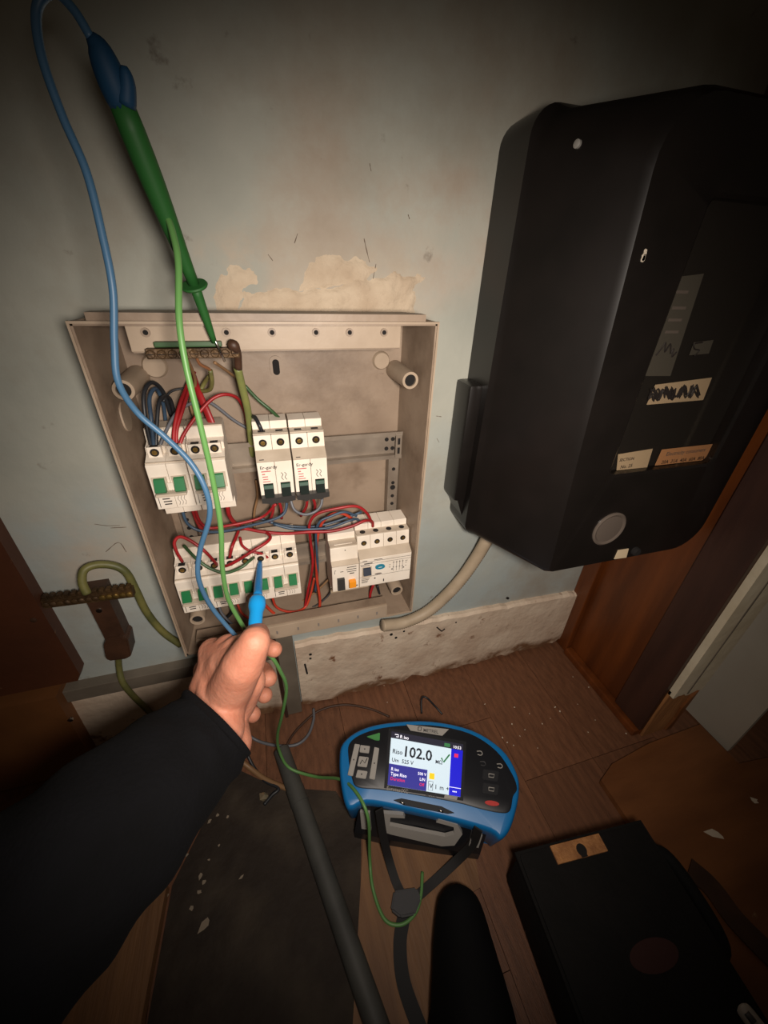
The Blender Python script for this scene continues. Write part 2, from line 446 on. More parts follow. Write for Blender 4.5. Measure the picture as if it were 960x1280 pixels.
bm = BM(); pts = [(.755, -.2265, .004), (.768, -.2265, .004), (.769, -.2265, .118), (.762, -.2265, .10), (.757, -.2265, .07), (.76, -.2265, .04)]
prism(bm, pts, (0, -.004, 0)); struct('trim_9', bm, 'sheet_wood')
bm = BM(); box(bm, .830, .838, -.288, -.02, .003, 1.5); struct('wall_recess', bm, 'white_board')
# wooden boards fixed to the wall at the far left
bm = BM(); prism(bm, [(-.158, -.0005, 1.4), (-.158, -.0005, .208), (-.164, -.0005, .196), (-1.1, -.0005, .190), (-1.1, -.0005, 1.4)], (0, -.018, 0))
lp = tag(obj('wall_board', bm, 'brown_panel'), 'dark brown wooden board screwed to the wall, upper of the two at left', 'board')
bm = BM(); prism(bm, [(-.190, -.0005, .186), (-.198, -.0005, .002), (-1.1, -.0005, .002), (-1.1, -.0005, .186)], (0, -.03, 0))
lp2 = tag(obj('wall_board', bm, 'tan_panel'), 'lighter tan wooden board standing on the floor, lower of the two at left', 'board')
for (px, py, par, yy) in [(88, 900, lp2, -.0305), (42, 775, lp, -.0185)]:
    bm = BM(); p = Y(px, py, yy); lathe(bm, [(.0035, -.002), (.0035, .0008), (.002, .0014), (0, .0014)], p, (0, -1, 0), 12); obj('screw', bm, 'steel_shine' if par is lp2 else 'old_brown', par, True, angle=40)

# ================================================================== DISTRIBUTION BOX
BX0, BX1, BZ0, BZ1, BD = 0., .30, .277, .655, .085
db = thing('distribution_box', 'open tan plastic distribution box with its cover off, fixed to the wall', 'fuse box', (.15, 0, BZ0))
obj('back_panel', bx(.006, .294, -.006, -.001, .284, .648), 'box_plastic', db)
def wallq(inner0, inner1, outer0, outer1, name):
    # one side wall with draft: rim corners and back corners
    bm = BM(); loft(bm, [inner0, inner1]); obj(name, bm, 'box_plastic', db)
t = .003; d = .006
def side(name, a, b, n):   # a,b rim ends (x,z); n inward normal (x,z)
    r = lambda p, off, y: V((p[0]+n[0]*off, y, p[1]+n[1]*off))
    bm = BM()
    loft(bm, [[r(a, 0, -BD), r(a, t, -BD), r(a, d+t, -.0005), r(a, d, -.0005)], [r(b, 0, -BD), r(b, t, -BD), r(b, d+t, -.0005), r(b, d, -.0005)]])
    obj(name, bm, 'box_plastic', db)
side('side_wall', (BX0, BZ0), (BX0, BZ1), (1, 0)); side('side_wall', (BX1, BZ0), (BX1, BZ1), (-1, 0))
side('top_wall', (BX0, BZ1), (BX1, BZ1), (0, -1)); side('bottom_wall', (BX0, BZ0), (BX1, BZ0), (0, 1))
# light rim line, top lip
bm = BM()
for (x0, x1, z0, z1) in [(BX0-.0004, BX0+.0014, BZ0, BZ1+.0004), (BX1-.0014, BX1+.0004, BZ0, BZ1+.0004), (BX0+.0014, BX1-.0014, BZ1-.0014, BZ1+.0004), (.262, BX1-.0014, BZ0-.0004, BZ0+.0014)]: box(bm, x0, x1, -BD-.0015, -BD+.002, z0, z1)
obj('rim', bm, 'box_light', db)
bm = BM(); prism(bm, [(.012, -.07, BZ1), (.04, -.055, BZ1), (.272, -.055, BZ1), (.288, -.07, BZ1), (.288, -.082, BZ1), (.012, -.082, BZ1)], (0, 0, .006)); obj('top_lip', bm, 'box_plastic', db)
ms = obj('mounting_strip', bx(.034, .267, -.073, -.069, .631, .6515, bev=.0006), 'box_light', db)
obj('strip_web', bx(.034, .267, -.069, -.035, .6295, .6315), 'box_plastic', db)
for px in (182, 283, 340, 395, 437, 480):
    p = Y(px, 415.5, -.0735); bm = BM(); lathe(bm, [(.0036, -.001), (.0036, .0012), (.0021, .0012), (.0021, .0004)], p, (0, -1, 0), 14); hh = obj('screw_socket', bm, 'box_plastic', ms, True, angle=40)
    bm = BM(); lathe(bm, [(.0020, 0), (.0020, .0006), (0, .0006)], p, (0, -1, 0), 12); obj('socket_hole', bm, 'hole_dark', ms)
for (x, z) in [(.016, .598), (.284, .597), (.018, .312), (.284, .300)]:
    o = V((x, -.006, z)); bm = BM(); lathe(bm, [(.0105, 0), (.0095, .05), (.0088, .056), (.0062, .056), (.0058, .03)], o, (0, -1, 0), 24); sp = obj('screw_post', bm, 'box_light', db, True, angle=35)
    bm = BM(); lathe(bm, [(.0061, .048), (.0061, .0535), (0, .0535)], o, (0, -1, 0), 16); obj('post_hole', bm, 'hole_dark', sp)
for (px, py, r) in [(193, 458, .011), (477, 451, .0095)]:
    p = Y(px, py, -.009); bm = BM(); lathe(bm, [(r*1.1, -.004), (r, .0), (r*.9, .0012), (0, .0012)], p, (0, -1, 0), 22); obj('knockout', bm, 'box_light', db, True, angle=35)
p = Y(345, 458, -.0065); bm = BM(); prism(bm, [(p.x+a, -.0062, p.z+b) for a, b in rrect(-.0065, .0065, -.011, .011, .0064)], (0, -.002, 0)); obj('keyhole_surround', bm, 'box_plastic', db)
bm = BM(); prism(bm, [(p.x+a, -.0081, p.z+b) for a, b in rrect(-.0035, .0035, -.0085, .0075, .0034)], (0, -.0006, 0)); obj('keyhole', bm, 'hole_dark', db)
# oval knockout on left wall
bm = BM(); prism(bm, [V((.0052 + .0, -.045 + a, .57 + b)) for a, b in rrect(-.012, .012, -.014, .014, .0118)], (.0016, 0, 0)); obj('knockout', bm, 'box_light', db)
# bottom cable strip with slots
bs = obj('bottom_strip', bx(.016, .262, -.087, -.083, .2775, .300, bev=.0006), 'box_light', db)
obj('bottom_ledge', bx(.016, .262, -.083, -.069, .298, .301), 'box_plastic', db)
for k in range(9):
    x = .03+.027*k; bm = BM(); box(bm, x, x+.0022, -.0873, -.0868, .286, .2915); obj('slot', bm, 'print_grey', bs)
# pale plate standing in for the wall seen through an opening
obj('stand_in_plate', bx(.19, .245, -.046, -.043, .302, .345), 'conduit_beige', db)
# rails
def rail(z, x0, x1):
    bm = BM(); y = -.030
    prof = [(y, z+.0175), (y-.0012, z+.0175), (y-.0012, z+.0125), (y+.0065, z+.0125), (y+.0065, z-.0125), (y-.0012, z-.0125), (y-.0012, z-.0175), (y, z-.0175), (y, z-.0137), (y+.0077, z-.0137), (y+.0077, z+.0137), (y, z+.0137)]
    prism(bm, [(x0, a, b) for a, b in prof], (x1-x0, 0, 0)); r = obj('din_rail', bm, 'steel', db)
    for xx in (x0+.008, x0+.016, x1-.010, x1-.018):
        for dz in (-.006, .006):
            bm = BM(); lathe(bm, [(.0026, 0), (.0026, .0006), (0, .0006)], (xx, y+.0065, z+dz), (0, -1, 0), 10); obj('rail_hole', bm, 'hole_dark', r)
    bm = BM(); box(bm, x1-.009, x1-.001, y-.003, y-.0013, z-.016, z+.016, bev=.0006); es = obj('end_stop', bm, 'steel', r)
    bm = BM(); box(bm, x1-.0065, x1-.0035, y-.0034, y-.0029, z-.010, z-.002); box(bm, x1-.0065, x1-.0035, y-.0034, y-.0029, z+.002, z+.010); obj('rail_slot', bm, 'hole_dark', r)
    return r
rail(.512, .012, .290); rail(.366, .012, .290)
for x in (.020, .277):
    s = obj('rail_support', bx(x, x+.014, -.020, -.006, .33, .496, bev=.001), 'steel', db)
    for z in (.455, .448, .435, .423, .41, .475):
        bm = BM(); lathe(bm, [(.0024 if z != .448 else .0036, 0), (.0024 if z != .448 else .0036, .0006), (0, .0006)], (x+.007, -.0199, z), (0, -1, 0), 10); obj('support_hole', bm, 'hole_dark', s)

# ================================================================== CIRCUIT BREAKERS
GY = -.030     # rail front
def body_prof(kind):
    if kind == 'green': return [(0, -.044), (-.030, -.044), (-.030, -.029), (-.0495, -.027), (-.0500, .0205), (-.0455, .0225), (-.0335, .0265), (-.0335, .0330), (-.022, .0345), (-.022, .046), (0, .046)]
    if kind == 'dark': return [(0, -.044), (-.030, -.044), (-.030, -.035), (-.0495, -.034), (-.0500, .0145), (-.0385, .0215), (-.0365, .037), (-.022, .0385), (-.022, .047), (0, .047)]
    return [(0, -.042), (-.030, -.042), (-.030, -.031), (-.0495, -.029), (-.0500, .0165), (-.0385, .0225), (-.0365, .042), (-.024, .0435), (-.024, .052), (0, .052)]
def poles(root, n, prof, w=.0175, x0=None, m='breaker_white'):
    x0 = -n*w/2 if x0 is None else x0
    out = []
    for k in range(n):
        bm = BM(); a = x0 + k*w + .00015; prism(bm, [(a, y, z) for y, z in prof], (w-.0003, 0, 0))
        bmesh.ops.bevel(bm, geom=[e for e in bm.edges], offset=.0004, segments=1, affect='EDGES'); out.append(obj('pole_housing', bm, m, root))
    return out
def bars(root, name, rects, y, m):
    bm = BM()
    for (x, z, w_, h) in rects: box(bm, x, x+w_, y-.00012, y+.0002, z, z+h)
    return obj(name, bm, m, root)
def screwhead(root, x, y, z, r=.0034, axis=(0, -1, 0)):
    bm = BM(); lathe(bm, [(r*1.18, 0), (r*1.18, .0004), (0, .0004)], (x, y, z), axis, 14); h = obj('terminal_hole', bm, 'hole_dark', root)
    bm = BM(); lathe(bm, [(r*.72, .0003), (r*.68, .0010), (0, .0011)], (x, y, z), axis, 12); obj('screw_head', bm, 'brass', h)
FX, FU = (1, 0, 0), (0, 0, 1)
def green_breaker(label):
    r = thing('circuit_breaker', label, 'circuit breaker', (0, GY, 0), 'double-pole breakers with green toggles', local=True)
    poles(r, 2, body_prof('green'))
    bm = BM(); box(bm, -.0172, .0172, -.0478, -.0462, .0212, .0226); obj('shoulder', bm, 'breaker_grey', r)
    bm = BM(); box(bm, -.0172, .0172, -.0218, -.001, .0462, .0472); tp = obj('top_plate', bm, 'breaker_grey', r)
    for k in (-1, 1):
        x = k*.0087
        bm = BM(); box(bm, x-.0062, x+.0062, -.0395, -.0325, .0232, .0345, bev=.0007); tb = obj('terminal_block', bm, 'breaker_white', r)
        screwhead(r, x, -.0395, .0292, .0034)
        bm = BM(); box(bm, x-.0036, x+.0036, -.0385, -.033, .0343, .0348); obj('wire_entry', bm, 'hole_dark', tb)
        bm = BM(); box(bm, x-.0068, x+.0068, -.0506, -.0495, -.008, .0085); obj('toggle_recess', bm, 'breaker_grey', r)
        bm = BM(); prism(bm, [(x-.0046, -.0505, .0075), (x-.0046, -.0530, .0065), (x-.0046, -.0575, -.0045), (x-.0046, -.0555, -.0065), (x-.0046, -.0505, -.0065)], (.0092, 0, 0)); obj('toggle', bm, 'toggle_green', r)
    bm = BM(); box(bm, -.0135, .0135, -.0590, -.0505, -.0092, -.0064, bev=.0005); obj('toggle_bar', bm, 'breaker_grey', r)
    bm = BM(); box(bm, -.0026, .0026, -.0520, -.0498, -.005, .002, bev=.0003); obj('toggle_stop', bm, 'breaker_white', r)
    rs = [(-.0145, -.0245, .0005, .0115)]
    for k in range(4): rs += [(-.0112 + .0004*k, -.0130-.003*k, .0075-.001*(k % 2), .0011)]
    bars(r, 'print', rs, -.0502, 'print_dark')
    bm = BM()
    for k in range(3): sweep(bm, crom([V((.004+.0028*k, -.0503, -.0135)), V((.0028+.0028*k, -.0503, -.017)), V((.0042+.0028*k, -.0503, -.020)), V((.003+.0028*k, -.0503, -.0235))], 3), .00022, 5)
    obj('pole_symbol', bm, 'print_grey', r)
    return r
def place(proto, x, z, label):
    if not proto.get('used'): proto['used'] = 1; o = proto; o.location = (x, GY, z); o['label'] = label
    else: o = dup(proto, (x, GY, z), label)
    return o
gb = green_breaker('x')
place(gb, .0365, .512, 'green-toggled double breaker at far left of the upper row')
place(gb, .0722, .512, 'green-toggled double breaker in upper row, right of another, under the hanging leads')
for k, lab in enumerate(['green-toggled double breaker at the far left of the lower row', 'second green-toggled breaker of the lower row, behind the green lead', 'lower-row green-toggled breaker with the blue probe tip in its terminal', 'rightmost green-toggled breaker of the lower row, nothing in front of it']):
    place(gb, .0292 + .0340*k, .3695, lab)
for o in [q for q in bpy.data.objects if q.name.startswith('circuit_breaker')]:
    if 'used' in o: del o['used']
def dark_breaker(label):
    r = thing('circuit_breaker', label, 'circuit breaker', (0, GY, 0), 'double-pole breakers with dark linked handles', local=True)
    poles(r, 2, body_prof('dark'))
    bm = BM(); prism(bm, [(-.0173, -.0503, .0138), (-.0173, -.0388, .0213), (-.0173, -.0386, .0222), (-.0173, -.0508, .0146)], (.0346, 0, 0)); obj('shoulder', bm, 'breaker_grey', r)
    bm = BM(); box(bm, -.0173, .0173, -.0362, -.0225, .0381, .0390); obj('top_plate', bm, 'breaker_grey', r)
    for k in (-1, 1):
        x = k*.0087
        screwhead(r, x, -.0378, .0295, .0034)
        bm = BM(); box(bm, x-.0036, x+.0036, -.0315, -.0275, .0386, .0394); obj('wire_entry', bm, 'hole_dark', r)
        bm = BM(); box(bm, x-.0050, x+.0050, -.0506, -.0495, -.0262, -.0105); obj('toggle_recess', bm, 'hole_dark', r)
        bm = BM(); prism(bm, [(x-.0045, -.0500, -.0115), (x-.0045, -.0520, -.0120), (x-.0045, -.0570, -.0235), (x-.0045, -.0500, -.0250)], (.009, 0, 0)); tg = obj('toggle', bm, 'toggle_dark', r)
        bm = BM(); prism(bm, [(x-.0046, -.0498, -.0112), (x-.0046, -.0522, -.0117), (x-.0046, -.0535, -.0150), (x-.0046, -.0498, -.0140)], (.0092, 0, 0)); obj('toggle_tip', bm, 'toggle_tip', tg)
    bm = BM(); prism(bm, [(-.0172, 0, -.0235), (.0172, 0, -.0235), (.0172, 0, -.0290), (.0110, 0, -.0300), (.0085, 0, -.0320), (.0050, 0, -.0305), (-.0050, 0, -.0305), (-.0080, 0, -.0322), (-.0110, 0, -.0300), (-.0172, 0, -.0290)], (0, -.0080, 0))
    bmesh.ops.translate(bm, vec=(0, -.0500, 0), verts=bm.verts); obj('toggle_bar', bm, 'handle_black', r)
    text('brand_print', 'Er-gardy', .0050, (-.0148, -.0502, .0062), FX, FU, 'print_dark', r)
    bars(r, 'print', [(-.0140, .0030, .0095, .0011), (-.0135, -.0002, .003, .0013), (-.0135, -.0030, .0055, .0010), (-.013, -.0058, .005, .0009), (-.0135, -.0085, .0075, .0009)], -.0502, 'print_red')
    bars(r, 'band_print', [(-.0142, .0158, .0045, .0008)], -.0492, 'print_dark')
    bm = BM()
    for k in range(2): sweep(bm, crom([V((.0055+.0035*k, -.0503, .001)), V((.0072+.0035*k, -.0503, -.0015)), V((.0055+.0035*k, -.0503, -.0045)), V((.0072+.0035*k, -.0503, -.0075))], 3), .0003, 5)
    obj('pole_symbol', bm, 'print_dark', r)
    return r
kb = dark_breaker('double breaker with black linked handle, left of the pair right of the green cable')
kb.location = (.1355, GY, .5125)
dup(kb, (.1718, GY, .5122), 'double breaker with black linked handle, right of the pair, beside bare rail')
# residual current device and its auxiliary module
r = thing('residual_current_device', 'wide white four-pole switch with a blue oval button in the lower row', 'circuit breaker', (.2590, GY, .3660), local=True)
poles(r, 4, body_prof('rcd'))
bm = BM(); prism(bm, [(-.0349, -.0503, .0160), (-.0349, -.0388, .0222), (-.0349, -.0386, .0232), (-.0349, -.0508, .0170)], (.0698, 0, 0)); obj('shoulder', bm, 'breaker_grey', r)
bm = BM(); box(bm, -.0349, .0349, -.0362, -.0242, .0432, .0440); obj('top_plate', bm, 'breaker_grey', r)
obj('cover_plate', bx(-.0348, .0348, -.0512, -.0495, -.0290, .0162, bev=.0004), 'breaker_white', r)
for k in range(4):
    x = -.02625+.0175*k; screwhead(r, x, -.0378, .0320, .0031)
    bm = BM(); lathe(bm, [(.0036, 0), (.0036, .0006), (0, .0006)], (x, -.0300, .0438), (0, 0, 1), 14); obj('wire_entry', bm, 'hole_dark', r)
bm = BM(); box(bm, -.0345, .0345, -.0514, -.0511, .0115, .0119); box(bm, -.0345, .0345, -.0514, -.0511, .0078, .0081); box(bm, -.0345, .0345, -.0514, -.0511, -.0128, -.0125); obj('print_line', bm, 'print_dark', r)
bm = BM(); bm2 = [(a, -.0512, .0015+b) for a, b in [(math.cos(q)*.0065-.010+.002, math.sin(q)*.0036) for q in [2*math.pi*k/24 for k in range(24)]]]; prism(bm, bm2, (0, -.0022, 0)); bo = obj('test_button', bm, 'rcd_blue', r)
bars(bo, 'button_mark', [(-.0105, .0012, .005, .0007)], -.0535, 'breaker_white')
obj('toggle_recess', bx(-.0320, -.0190, -.0516, -.0510, -.0135, .0040), 'breaker_grey', r)
bm = BM(); prism(bm, [(-.0305, -.0512, .0030), (-.0305, -.0530, .0020), (-.0305, -.0570, -.0065), (-.0305, -.0512, -.0085)], (.0100, 0, 0)); obj('toggle', bm, 'rcd_navy', r)
bm = BM(); prism(bm, [(a-.010, -.0512, -.0105+b) for a, b in [(math.cos(q)*.005, math.sin(q)*.0013) for q in [2*math.pi*k/16 for k in range(16)]]], (0, -.0005, 0)); obj('print_oval', bm, 'print_grey', r)
rs = [(-.0335, .0055, .012, .0009), (-.029, .0085, .011, .0012), (-.031, .0130, .006, .0009), (-.016, .0130, .011, .0008)] + [(-.0325, -.0160-.0022*k, .011-.001*k, .0007) for k in range(4)] + [(-.0155, -.0185, .002, .002), (-.003, -.0255, .0014, .0045)]
for k in range(4): rs += [(.0105+.0042*k, -.010, .0004, .0165), (.0095+.0042*k, .004, .0022, .0007), (.0095+.0042*k, -.004, .0022, .0007)]
rs += [(.0080, -.0075, .0018, .0018), (.0240, -.0075, .0018, .0018), (.0045, .001, .002, .0006), (.0045, -.003, .002, .0006), (.027, .001, .002, .0006), (.027, .004, .003, .0006), (.027, -.004, .002, .0006)]
bars(r, 'print', rs, -.0513, 'print_dark')
r = thing('auxiliary_module', 'white module with black and orange toggles in the lower row', 'circuit breaker', (.2060, GY, .3660), local=True)
poles(r, 1, [(0, -.042), (-.030, -.042), (-.030, -.033), (-.0495, -.031), (-.0500, .0110), (-.0440, .0145), (-.0415, .0330), (-.026, .0350), (-.026, .044), (0, .044)], .0352)
bm = BM(); prism(bm, [(-.0175, -.0503, .0105), (-.0175, -.0443, .0142), (-.0175, -.0440, .0152), (-.0175, -.0508, .0115)], (.035, 0, 0)); obj('shoulder', bm, 'breaker_grey', r)
bm = BM(); box(bm, -.0175, .0175, -.0412, -.0262, .0340, .0352); obj('top_plate', bm, 'breaker_grey', r)
bm = BM(); box(bm, -.0115, .0115, -.0380, -.0370, .0352, .0358); obj('top_ridge', bm, 'breaker_white', r)
bm = BM(); lathe(bm, [(.0008, 0), (.0008, .0003), (0, .0003)], (.0015, -.0419, .0285), (0, -1, 0), 8); obj('pin_hole', bm, 'hole_dark', r)
bm = BM(); prism(bm, [(-.0115, -.0498, -.0085), (-.0115, -.0530, -.0090), (-.0115, -.0560, -.0250), (-.0115, -.0498, -.0265)], (.0095, 0, 0)); obj('toggle', bm, 'handle_black', r, label='black toggle')
bm = BM(); box(bm, .0035, .0125, -.0560, -.0498, -.0240, -.0135, bev=.0007); obj('toggle', bm, 'rcd_orange', r, label='orange toggle')
bars(r, 'print', [(-.0145, .004, .002, .0006), (-.0145, -.001, .0006, .004), (-.007, .001, .004, .0007), (.002, .0065, .012, .0009), (.001, .0030, .013, .0008), (.002, -.0005, .012, .0008), (.005, -.0040, .006, .0012), (.0125, -.0262, .003, .0016)], -.0502, 'print_dark')

# ================================================================== EARTH BAR AND WIRING
eb = thing('earth_bar', 'brass earth terminal bar with a row of screws at top of the box', 'terminal bar', (.08, -.072, .6315))
obj('bar', bx(.046, .118, -.0815, -.0735, .6265, .6345, bev=.0008), 'old_brass', eb)
obj('green_strip', bx(.053, .105, -.0800, -.0735, .6352, .6395, bev=.001), 'wire_green', eb)
for k in range(9):
    x = .0495+.0082*k; bm = BM(); lathe(bm, [(.0034, -.002), (.0034, .0016), (.0028, .0022), (0, .0022)], (x, -.0815, .6305), (0, -1, 0), 12); s = obj('screw', bm, 'old_brass', eb, True, angle=40)
    bm = BM(); box(bm, x-.0026, x+.0026, -.0840, -.0836, .6302, .6308); obj('slot', bm, 'hole_dark', s)
def wire(label, pts, r, m, cat='wire', name='wire', group=None, seg=8, n=7):
    """pts: (px, py, y) read off the photo with the distance from the wall"""
    P = [Y(a, b, c) if len(q) == 3 else V(q[:3]) for q in pts for (a, b, c) in [q[:3]]]
    bm = BM(); sweep(bm, crom(P, n), r, seg); o = obj(name, bm, m, smooth=True); return tag(o, label, cat, group)
RW = .0017
G1, G2, G3, G4 = 'wires above the upper breakers', 'wires between the two breaker rows', 'jumper wires of the lower row', 'wires below the lower row'
# above the upper row
wire('outermost dark wire looping high into the far-left upper breaker', [(190, 562, -.062), (182, 525, -.06), (180, 492, -.05), (190, 478, -.035), (204, 490, -.02), (214, 520, -.012)], RW*1.15, 'wire_black', group=G1)
wire('inner dark wire looping into the far-left upper breaker', [(193, 562, -.063), (189, 525, -.06), (187, 497, -.045), (195, 486, -.03), (204, 505, -.018), (208, 535, -.012)], RW*1.1, 'wire_blue', group=G1)
wire('short grey-blue wire rising straight from the far-left upper breaker', [(195, 562, -.064), (196, 530, -.055), (200, 500, -.04), (212, 498, -.02), (220, 525, -.012)], RW*1.1, 'wire_black', group=G1)
wire('slate wire slanting right from the far-left upper breaker terminal', [(198, 562, -.064), (207, 540, -.055), (221, 516, -.04), (240, 504, -.03), (262, 503, -.02), (292, 525, -.016), (312, 537, -.014)], RW, 'wire_grey', group=G1)
wire('thin dark wire arching over the slate wire', [(204, 502, -.03), (213, 490, -.022), (226, 486, -.018), (240, 486, -.014)], RW*.7, 'wire_black', group=G1)
wire('red wire leaning left up from the far-left upper breaker', [(217, 561, -.064), (218, 535, -.055), (225, 505, -.04), (234, 482, -.022), (238, 468, -.012)], RW*1.1, 'wire_red', group=G1)
wire('red wire behind another, rising from the far-left upper breaker', [(221, 561, -.063), (221, 538, -.055), (229, 510, -.042), (237, 485, -.026), (243, 465, -.012)], RW*1.05, 'wire_red', group=G1)
wire('red wire arching right over the breakers to the thick green cable', [(223, 561, -.064), (231, 541, -.058), (252, 512, -.05), (268, 497, -.046), (284, 493, -.042), (298, 499, -.034), (306, 515, -.022), (308, 530, -.012)], RW, 'wire_red', group=G1)
bm = BM(); P = crom([Y(241, 470, -.012), Y(248, 490, -.03), Y(258, 513, -.04), Y(267, 535, -.045)], 6); sweep(bm, P, .0040, 10, ((.35, .9, .2), .5)); tag(obj('wire', bm, 'wire_red', smooth=True), 'broad dark red wire behind the green lead, above the breakers', 'wire', G1)
wire('bare copper strand bent down from the earth bar', [(245, 445, -.078), (250, 455, -.07), (262, 462, -.06), (263, 470, -.055)], RW*.8, 'copper', group=G1)
wire('small green and yellow wire hooked below the earth bar', [(263, 463, -.06), (265, 478, -.05), (262, 487, -.04), (252, 488, -.03), (256, 478, -.03), (262, 470, -.04)], RW*1.2, 'old_earth', group=G1)
wire('thin tan wire from earth bar to the thick green cable', [(268, 453, -.075), (280, 461, -.06), (294, 471, -.04)], RW*.8, 'wire_tan', group=G1)
wire('thin brown wire dropping behind the green lead from earth bar', [(232, 445, -.078), (240, 462, -.05), (244, 480, -.03), (238, 505, -.02), (246, 530, -.03)], RW*.9, 'wire_tan', group=G1)
wire('dark green wire running to the second black-handled breaker', [(306, 482, -.03), (322, 499, -.03), (340, 514, -.034), (353, 527, -.045)], RW*1.05, 'wire_green', group=G1)
wire('short black wire entering the left black-handled breaker', [(314, 520, -.04), (319, 522, -.05), (324, 531, -.058), (327, 538, -.058)], RW*1.2, 'wire_black', group=G1)
ec = thing('earth_cable', 'thick pale green-yellow earth cable hanging from the right end of earth bar', 'cable', tuple(Y(297, 440, -.075)))
bm = BM(); sweep(bm, crom([Y(297, 460, -.07), Y(303, 485, -.06), Y(310, 515, -.045), Y(314, 550, -.03), Y(316, 570, -.02)], 7), .0036, 10); obj('insulation', bm, 'earth_cable', ec, True)
bm = BM(); sweep(bm, crom([Y(289, 431, -.083), Y(294, 433, -.085), Y(297, 445, -.075), Y(298, 461, -.07)], 4), [.0045, .0045, .0045, .0044, .0040, .0036, .0036, .0036, .0036, .0034, .0034, .0034, .0034], 9); obj('lug', bm, 'old_brown', ec, True)
# between the rows
wire('red wire running right under the upper-left breakers', [(243, 634, -.055), (250, 652, -.05), (262, 660, -.05), (285, 657, -.05), (310, 652, -.048), (330, 645, -.045), (345, 630, -.05)], RW, 'wire_red', group=G2)
wire('dark red wire dropping from the far-left upper breaker', [(240, 633, -.05), (246, 650, -.04), (254, 665, -.03), (262, 680, -.025)], RW*1.5, 'wire_red', group=G2)
wire('blue wire sweeping from upper-left breakers to under the black-handled pair', [(227, 636, -.05), (235, 655, -.05), (253, 664, -.052), (280, 664, -.054), (317, 656, -.056), (345, 648, -.056), (356, 640, -.054), (359, 625, -.05)], RW, 'wire_blue', group=G2)
wire('short red wire dropping from the second upper breaker', [(284, 632, -.05), (287, 645, -.045), (295, 655, -.035), (305, 662, -.025)], RW*1.5, 'wire_red', group=G2)
wire('long bright red wire running right into the wide four-pole switch', [(303, 660, -.045), (330, 665, -.052), (358, 667, -.056), (385, 665, -.060), (414, 664, -.064), (439, 658, -.066), (456, 651, -.064), (465, 652, -.058), (466, 658, -.054)], RW*1.15, 'wire_red', group=G2)
wire('red wire looping up and over into the wide four-pole switch', [(380, 765, -.045), (385, 738, -.045), (391, 705, -.048), (388, 675, -.05), (387, 655, -.052), (397, 642, -.054), (424, 635, -.056), (446, 633, -.056), (459, 642, -.055), (466, 657, -.052)], RW*1.1, 'wire_red', group=G2)
wire('blue wire joining the red loop toward the wide four-pole switch', [(342, 655, -.045), (366, 661, -.05), (399, 661, -.054), (417, 658, -.056), (439, 650, -.056), (448, 650, -.05), (450, 660, -.045)], RW, 'wire_blue', group=G2)
wire('blue wire curling down between the lower breakers and orange-toggled module', [(446, 645, -.045), (430, 640, -.045), (412, 646, -.047), (400, 652, -.048), (395, 665, -.048), (396, 690, -.046), (397, 715, -.044), (394, 740, -.04)], RW, 'wire_blue', group=G2)
wire('red wire bundled inside the blue curl beside the four-pole switch', [(440, 648, -.04), (428, 642, -.04), (415, 643, -.04), (402, 655, -.04), (396, 680, -.042), (396, 720, -.045), (400, 752, -.05), (396, 769, -.055), (383, 777, -.06), (358, 780, -.062), (330, 778, -.062)], RW*1.15, 'wire_orange', group=G4)
wire('slate wire hanging in a loop below the black-handled breakers', [(363, 624, -.052), (368, 637, -.058), (380, 643, -.06), (393, 640, -.06), (401, 632, -.056), (403, 620, -.05)], RW, 'wire_grey', group=G2)
for (a, b, lab) in [((341, 625, -.05), (337, 652, -.035), 'red wire under the left black-handled breaker, left of two'), ((348, 625, -.05), (352, 648, -.035), 'red wire under the left black-handled breaker, right of two'), ((384, 622, -.05), (376, 645, -.035), 'red wire under the right black-handled breaker, left of two'), ((391, 622, -.05), (393, 640, -.035), 'red wire under the right black-handled breaker, right of two')]:
    wire(lab, [a, ((a[0]*.6+b[0]*.4)+2, (a[1]+b[1])/2, -.045), b], RW*1.05, 'wire_red', group=G2)
wire('dark slate wire lying behind the long red wire', [(325, 648, -.03), (350, 656, -.034), (380, 659, -.036), (400, 657, -.036), (425, 650, -.036), (452, 640, -.034)], RW, 'wire_blue', group=G2)
wire('thin brown wire rising between the two breaker rows', [(318, 660, -.02), (318, 640, -.02), (322, 620, -.018), (320, 600, -.016)], RW*.9, 'wire_tan', group=G2)
# lower row jumpers
JY = -.072
wire('red jumper hooping over the far-left lower breaker', [(228, 702, -.066), (221, 690, JY), (218, 678, -.07), (225, 671, -.068), (240, 677, JY), (257, 690, -.076), (268, 702, -.074), (272, 707, -.066)], RW*1.05, 'wire_red', group=G3)
wire('red jumper curving under the green lead to the probed breaker', [(276, 708, -.066), (284, 707, -.074), (298, 700, -.078), (317, 688, -.078), (333, 678, -.072), (338, 671, -.062), (331, 664, -.05)], RW*1.1, 'wire_red', group=G3)
wire('short red wire entering the second lower breaker from above', [(287, 697, -.066), (290, 684, -.066), (294, 674, -.055), (298, 664, -.04)], RW*1.1, 'wire_red', group=G3)
wire('red wire bending right behind the blue probe', [(300, 672, -.05), (303, 682, -.062), (313, 689, -.068), (326, 692, -.068), (336, 698, -.064)], RW*.95, 'wire_red', group=G3)
wire('dark green-black jumper drooping across the lower breakers', [(230, 682, -.06), (239, 692, -.072), (251, 703, -.080), (266, 712, -.084), (283, 716, -.085), (302, 709, -.084), (312, 701, -.078), (317, 697, -.068)], RW*1.05, 'wire_green', group=G3)
wire('thin yellow-green wire behind the lower breakers', [(300, 665, -.03), (297, 685, -.045), (296, 700, -.05)], RW*.8, 'old_earth', group=G3)
